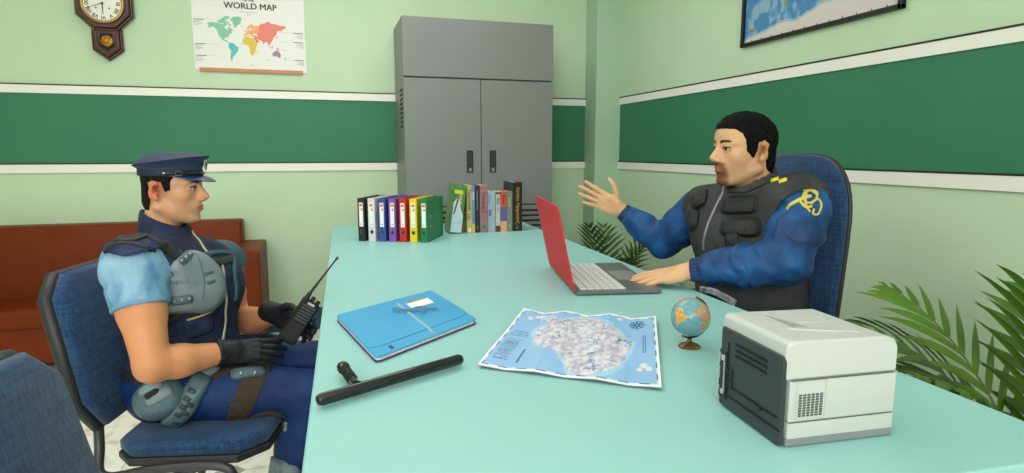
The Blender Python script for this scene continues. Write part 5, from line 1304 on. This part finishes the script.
h2 = patch(ST, trace(ST, 186, 405), rpoly([(-.026, .085), (.020, .088), (.030, .0), (.020, -.085), (-.030, -.080), (-.034, .0)][::-1], .012, 3), .034, 'drop_pouch', CLIP, pl_, tilt=-.62, reach=.09, dome=5)
s3 = Surf([h2])
for x, y in ((192, 391), (187, 399), (183, 407), (190, 405), (178, 415), (185, 413), (176, 423)):
    patch(s3, trace(s3, x, y), sup(.010, .0065, 12, 5), .004, 'pouch_stud', mat('clip_dark', '#2f4048', .5), pl_, tilt=-.6, reach=.03)
patch(ST, trace(ST, 207, 373), sup(.018, .040, 18, 3), .022, 'side_clip', mat('pale_clip', '#7f949c', .45), pl_, tilt=-.95, reach=.06)
# gloves
GLOVE = mat('black_glove', '#16191e', .55, c2='#20242a', scale=40, bump=.3, bscale=90, spec=.4)
gR = hand_prims(rwr+nrm(rha-rwr)*.004, rha-rwr, (.05, -.62, .78), 1, .93, (.10, .14, .20, .28), (.55, .35, .25), .05, 1.06)+[rc(rwr-nrm(rha-rwr)*.035, rwr+nrm(rha-rwr)*.01, .037, .033, .01)]
gax = nrm(rha-rwr)
FgR = lambda P: np.maximum(ev(gR)(P), -((P-rwr)@gax+.030))
gl_ = sdf_part('glove', FgR, *box_of(gR), .0026, GLOVE, pl_)
ribbon(FgR, loop_pts(FgR, rwr-gax*.022, gax, 18, r=.09), .012, .003, 'glove_cuff', STRAPM, pl_, closed=True)
# radio in the far hand
rbot, rtop = at(287, 339, 1.885), at(309, 305, 1.895)
rx = nrm(rtop-rbot); rn = nrm(V3(.22, -.95, .20)-rx*(V3(.22, -.95, .20)@rx)); ry = np.cross(rn, rx)
RL = np.linalg.norm(rtop-rbot)
lw2 = (rbot+rtop)/2+V3(.0, .030, -.004)
gLd = nrm(at(316, 326, 1.93)-at(284, 316, 1.99))
gL = hand_prims(at(277, 314, 2.03), (at(301, 322, 1.975)-at(277, 314, 2.03)), (.30, .90, .15), -1, 1.06, (.36, .36, .38, .42), (.7, .4, .3), .04, 1.06)
lgx = nrm(at(300, 322, 1.945)-at(277, 314, 2.03)); gL += [rc(at(277, 314, 2.03)-lgx*.04, at(277, 314, 2.03), .034, .031, .01)]
sdf_part('glove', lambda P: ev(gL)(P), *box_of(gL), .0028, GLOVE, pl_)
def rm(mb, o): mb.T = frame_mat(o, rx, ry, rn); return mb          # local x up the radio, y across, z to its face
ra = thing('handheld_radio', 'black handheld radio with a long antenna in a black gloved hand', 'radio', tuple(rbot))
def R0(name, mb, m, parent=ra, **k): mb.T = frame_mat((0, 0, 0), rx, ry, rn) @ mb.T; vs = [tuple(mb.T @ Vector(v)) for v in mb.v]; mb.v = vs; return mb.build(name, m, parent, **k)
RB = mat('radio_black', '#17181b', .45, spec=.4)
R0('body', MB().prism(rpoly([(-.008, -.027), (RL*.6, -.027), (RL+.012, -.030), (RL+.016, .026), (RL*.6, .026), (-.008, .027)], .007), -.016, .016, bev=.004), RB, auto=40)
g = MB()
for i in range(6): g.box((RL*.62+.0095*i-.006, -.001, .0165), (.0045, .040, .002), .0006)
R0('speaker_grille', g, mat('radio_grille_grey', '#4c5157', .45))
R0('battery_panel', MB().box((RL*.26, 0, .0165), (RL*.46, .044, .002), .001), mat('radio_panel', '#1f2024', .4))
R0('nameplate', MB().box((RL+.006, -.002, .0165), (.007, .022, .0015)), mat('radio_plate', '#b9bcc0', .4))
for y, h_ in ((-.001, .016), (-.019, .012)): 
    k_ = MB(); k_.tube([(RL+.012, y, 0), (RL+.012+h_, y, 0)], .0065, 14); R0('knob', k_, RB)
ant = MB(); ab = (RL+.012, .017, 0); ant.tube([ab, (RL+.035, .017, 0)], [.008, .006], 12)
tipw = at(338, 257, 1.93)-rbot; tip = (float(tipw@rx), float(tipw@ry), float(tipw@rn)); s0_ = np.array((RL+.03, .017, 0)); e0 = np.array(tip)
ant.tube([tuple(s0_+(e0-s0_)*t) for t in (0, .3, .7, .93)], [.0048, .0036, .0026, .0024], 10); an = R0('antenna', ant, RB, auto=40)
tp = MB(); tp.tube([tuple(s0_+(e0-s0_)*t) for t in (.93, 1.0)], [.0042, .0040], 10); R0('antenna_tip', tp, mat('tip_red', '#4a2224', .4), an)
R0('side_button', MB().box((RL*.62, .028, 0), (.022, .004, .012), .001), mat('radio_panel', '#1f2024'))

# ============================================================ the man in the vest (right)
pr_ = thing('person', 'seated person in a blue jacket and black padded vest gesturing behind the laptop', 'person', (1.42, 1.75, 0))
FR = nrm([-1, -.03, 0]); BR = frame_of(FR)
HR = V3(1.425, 1.745, .56)
def tr_(x, y, z): return HR+x*BR[0]+y*BR[1]+V3(-.04*z/.45, 0, z)
hdR = Head(at(743.5, 149, 1.72), (-1, .05, -.03), (.0, .0, 1), 1.02, k_nose=1.12, jaw=1.05, heavy=.004)
SKR = '#dfae86'
nR = hdR.wld((-.046, 0, -.165))
Ls, Le, Lw = at(803, 208, 1.52), at(786, 262, 1.475), at(690, 270.5, 1.665)
Rs, Re, Rw = at(700, 210, 1.955), at(664, 243, 2.10), at(622, 211, 2.20)
torsoR = [el(tr_(0, 0, .02), (.15, .18, .10), R=BR), el(tr_(.01, 0, .15), (.145, .165, .15), .05, R=BR), el(tr_(.01, 0, .33), (.145, .185, .15), .06, R=BR), rc(Ls+V3(-.0, .05, .0), Rs+V3(.0, -.04, 0), .062, .062, .06), rc(tr_(-.01, 0, .42), nR, .085, .062, .04)]
armsR = [rc(Ls, Le, .060, .050, .02), rc(Le, Lw, .050, .030, .02), rc(Rs, Re, .070, .048, .02), rc(Re, Rw, .048, .030, .02)]
kRR, kLR = V3(1.02, 1.86, .52), V3(1.02, 1.64, .52)
legsR = leg(tr_(0, -.10, 0), kRR, V3(1.02, 1.88, .10))+leg(tr_(0, .10, 0), kLR, V3(1.02, 1.62, .10))
bR_ = torsoR+armsR+legsR
V1, Q1 = net(ev(bR_), *box_of(bR_), .0065)
V2, Q2 = net(hdR.f0, (-.13, -.10, -.19), (.13, .10, .13), .0026)
# hands: left flat on the laptop, right raised and open
lh = hand_prims(Lw+V3(-.012, .004, -.004), at(640, 279, 1.755)-Lw+V3(0, 0, .0), (-.10, -.25, .96), -1, 1.02, (.10, .08, .10, .14), (.42, .10, .15), .17)
rh = hand_prims(Rw+V3(-.01, .0, .008), at(588, 194, 2.275)-Rw, (.22, .90, .32), 1, .98, (.06, .04, .07, .12), (1.05, -.05, .30), .11)
V3a, Q3 = net(ev(lh), *box_of(lh), .0023); V4, Q4 = net(ev(rh), *box_of(rh), .0026)
body2 = joined('body', [(V1, Q1, flat_skin(V1, '#e0ae84')), (hdR.wld(V2), Q2, skin_cols(V2, SKR, 'R')), (V3a, Q3, flat_skin(V3a, '#e3b288', .15)), (V4, Q4, flat_skin(V4, '#e3b288', .15))], SKIN, pr_)
GAZE = 0.0
eyes(hdR, pr_, '#2e1a10')
hpR = [(.094, .066), (.12, .2), (-.2, .2), (-.2, -.03), (-.110, -.085), (-.080, -.098), (-.058, -.088), (-.048, -.050), (-.044, .016), (-.02, .028), (.000, .020), (.002, -.038), (.034, -.038), (.034, .000), (.040, .020), (.050, .045), (.068, .062)]
def hairR(q):
    n = vnoise(q*np.array([80, 80, 80]), 9, 3)-.45; b = ev([el((-.009, 0, .032), (.103, .081, .088)), el((.022, 0, .062), (.070, .058, .046), .02), el((-.055, 0, -.045), (.050, .056, .055), .03)])(q)
    return np.maximum(b-.0005+n*.011, sdpoly(hpR, q[:, 0]+n*.012, q[:, 2]+n*.012))
transform_part('hair', hdR, hairR, (-.14, -.10, -.12), (.12, .10, .15), .0028, mat('dark_hair', '#050405', .7, c2='#0c090a', scale=60, stretch=(1, 1, .3), bump=.5, bscale=220, spec=.15), pr_)
# jacket sleeves
JACK = mat('blue_jacket', '#0c3364', .6, c2='#1b5896', scale=11, thr=(.36, .66), detail=7, bump=.6, bscale=24, spec=.4)
JCUFF = mat('jacket_cuff_blue', '#10294f', .75, c2='#1c4378', scale=50, bump=.5, bscale=120)
def folds(P, a, b, amp, fr): t = (P-a)@nrm(b-a); n = vnoise(P*12, 3, 3); return amp*np.sin(t*fr+n*14)*(.3+n)+.010*(vnoise(P*16, 8, 3)-.45)
sl = [rc(Ls+V3(0, .0, .0), Ls*.5+Le*.5, .079, .074, .03), rc(Ls, Ls+V3(-.02, .10, .0), .078, .070, .02), rc(Ls*.5+Le*.5, Le, .074, .066, .03), rc(Le, Le*.55+Lw*.45, .066, .066, .03), rc(Le*.55+Lw*.45, Lw+nrm(Le-Lw)*.055, .066, .050, .02)]
F_sl = lambda P: ev(sl)(P)+folds(P, Le, Lw, .0048, 75)
F_sl2 = lambda P: np.maximum(F_sl(P), (.783+.001)-P[:, 2])
sleeveR = sdf_part('jacket_sleeve', F_sl2, *box_of(sl), .0045, JACK, pr_)
cu = [rc(Lw+nrm(Le-Lw)*.060, Lw+nrm(Le-Lw)*.008, .045, .037)]
F_cu = lambda P: np.maximum(np.maximum(ev(cu)(P)+.0018*np.sin(np.arctan2(*(((P-Lw)@np.stack([nrm(np.cross(Le-Lw, [0, 0, 1])), [0, 0, 1]]).T).T))*22), -((P-Lw)@nrm(Le-Lw))+.004), .783-P[:, 2])
sdf_part('sleeve_cuff', F_cu, *box_of(cu), .003, JCUFF, pr_)
sr = [rc(Rs, Rs*.5+Re*.5, .080, .070, .03), rc(Rs*.5+Re*.5, Re, .070, .058, .03), rc(Re, Re*.5+Rw*.5, .058, .055, .03), rc(Re*.5+Rw*.5, Rw+nrm(Re-Rw)*.045, .054, .044, .02)]
F_sr2 = lambda P: ev(sr)(P)+folds(P, Re, Rw, .0025, 70)
sdf_part('jacket_sleeve', F_sr2, *box_of(sr), .0048, JACK, pr_)
cu2 = [rc(Rw+nrm(Re-Rw)*.052, Rw+nrm(Re-Rw)*.004, .041, .035)]
sdf_part('sleeve_cuff', lambda P: np.maximum(ev(cu2)(P)+.0015*np.sin((P[:, 2]*1.3+P[:, 1])*220), -((P-Rw)@nrm(Re-Rw))+.002), *box_of(cu2), .003, JCUFF, pr_)
# vest
V2M = mat('charcoal_vest', '#303133', .75, c2='#424344', scale=12, bump=.5, bscale=26, spec=.3)
vr = [el(tr_(-.015, 0, .10), (.180, .190, .12), R=BR), el(tr_(-.005, 0, .20), (.180, .195, .15), .05, R=BR), el(tr_(.0, 0, .36), (.176, .222, .15), .06, R=BR), rc(Ls+V3(.0, .02, .018), Rs+V3(.0, -.03, .012), .092, .084, .07),
      rc(nR+V3(0, 0, -.06), hdR.wld((-.036, 0, -.070)), .090, .076, .03)]
holeR = [rc(Ls+V3(-.06, -.20, -.06), Ls+V3(-.015, -.030, -.020), .105, .086), rc(Rs+V3(-.12, .10, -.08), Rs+V3(-.0, .02, -.03), .088, .084)]
ncR = [rc(nR+V3(0, 0, -.03), hdR.wld((-.02, 0, 0)), .066, .070)]
nkr = hdR.wld((-.036, 0, -.12)); ctR = hdR.wld((.03, 0, -.122)); cdR = nrm(hdR.wld((.50, 0, 1))-hdR.wld((0, 0, 0)))
Fr0, Frh, Frn = ev(vr), ev(holeR), ev(ncR)
def F_vr(P):
    d = Fr0(P)+.005*(vnoise(P*np.array([12, 12, 22]), 17, 3)-.45); d = np.maximum(d, -Frh(P)); d = np.maximum(d, -Frn(P)); d = np.maximum(d, .63-P[:, 2]); rr_ = np.hypot(P[:, 0]-nkr[0], P[:, 1]-nkr[1]); return np.maximum(d, (P-ctR)@cdR-np.maximum(0, rr_-.080)*3.5)
vestR = sdf_part('vest', F_vr, *box_of(vr), .0045, V2M, pr_)
PADM = mat('vest_pad_black', '#08080a', .35, c2='#121314', scale=300, bump=.5, bscale=300); EDG = mat('vest_pad_edge', '#151617', .5)
SVR = Surf([vestR]); SSL = Surf([sleeveR]); tv = lambda x, y: trace(SVR, x, y)
for x, y, w_, h_, t in ((739, 205, .066, .034, .12), (740, 227, .068, .034, .06), (699, 199, .036, .036, .5), (693, 220, .030, .040, .3), (690, 243, .028, .036, .2)):
    e = patch(SVR, tv(x, y), sup(w_*.98, h_*.98, 24, 4), .010, 'vest_pad', EDG, pr_, tilt=t, reach=.08)
    s3 = Surf([e]); patch(s3, trace(s3, x, y), sup(w_*.84, h_*.82, 24, 4), .010, 'pad_face', PADM, pr_, tilt=t, reach=.06, parent=e)
ribbon_px(SVR, [(727, 182), (724, 190), (718, 203), (711, 218), (706, 232), (704, 250)], .008, .005, 'zip', mat('zip_grey', '#8f9294', .35, metal=.6), pr_)
ribbon_px(SVR, [(727, 181), (726.5, 187)], .010, .009, 'zip_pull', mat('zip_bright', '#b9bcbe', .3, metal=.7), pr_)
ribbon_px(SVR, [(770, 182), (745, 192), (730, 192)], .006, .004, 'collar_seam', EDG, pr_)
YEL = mat('yellow_insignia', '#e6d23a', .5); YEL2 = mat('yellow_embroidery', '#d8c455', .6)
for x, y in ((775, 179.5), (783, 180.5)): patch(SVR, tv(x, y), [(-.012, -.008), (.013, -.010), (.012, .006), (-.013, .008)][::-1], .006, 'epaulette_bar', YEL, pr_, up=(-.2, .4, 1))
for pxs, w_ in (([(787, 209), (795, 202), (803, 198), (811, 196)], .010), ([(806, 190), (803, 197), (808, 203), (815, 200), (817, 193), (811, 190), (806, 194), (806, 205), (810, 212)], .006),
                ([(811, 204), (818, 199), (821, 207), (818, 214), (813, 214), (814, 209)], .006), ([(800, 201), (806, 207), (812, 206)], .008), ([(803, 190), (810, 190), (817, 195)], .006)):
    ribbon_px(SSL, pxs, w_, .003, 'sleeve_emblem', YEL2, pr_)
ribbon_px(SSL, [(786, 235), (794, 241), (803, 243), (811, 240)], .004, .002, 'sleeve_seam', mat('seam_blue', '#0d2b52', .7), pr_)
# jeans, belt, shoes
JEAN = mat('dark_trousers', '#1b1d24', .8, c2='#262a33', scale=20)
jn = [el(tr_(0, 0, .01), (.155, .19, .09), R=BR)]+leg(tr_(0, -.10, 0), kRR, V3(1.02, 1.88, .10), .008)+leg(tr_(0, .10, 0), kLR, V3(1.02, 1.62, .10), .008)
Fj = lambda P: np.maximum(np.maximum(ev(jn)(P), P[:, 2]-.66), .12-P[:, 2])
sdf_part('trousers', Fj, *box_of(jn), .0075, JEAN, pr_)
for y in (1.88, 1.62):
    b2 = [rc((1.02, y, .08), (1.02, y, .05), .045, .042), rc((1.02, y, .045), (.89, y, .035), .042, .032, .03), rb((.955, y, .012), (.115, .040, .012), .008, .01)]
    sdf_part('shoe', lambda P, b2=b2: np.maximum(ev(b2)(P), .001-P[:, 2]), *box_of(b2), .0065, BOOT, pr_)
ribbon(F_vr, loop_pts(F_vr, tr_(0, 0, .10), (0, 0, 1), 26, r=.32), .040, .006, 'waist_band', mat('vest_hem_black', '#1a1b1d', .7), pr_, closed=True)

CLO = mat('striped_cloth', '#b9bcbf', .7, c2='#77797d', scale=40, detail=1)
ribbon_px(SVR, [(703, 289), (713, 291), (724, 296), (736, 303)], .020, .012, 'striped_tab', CLO, pr_)
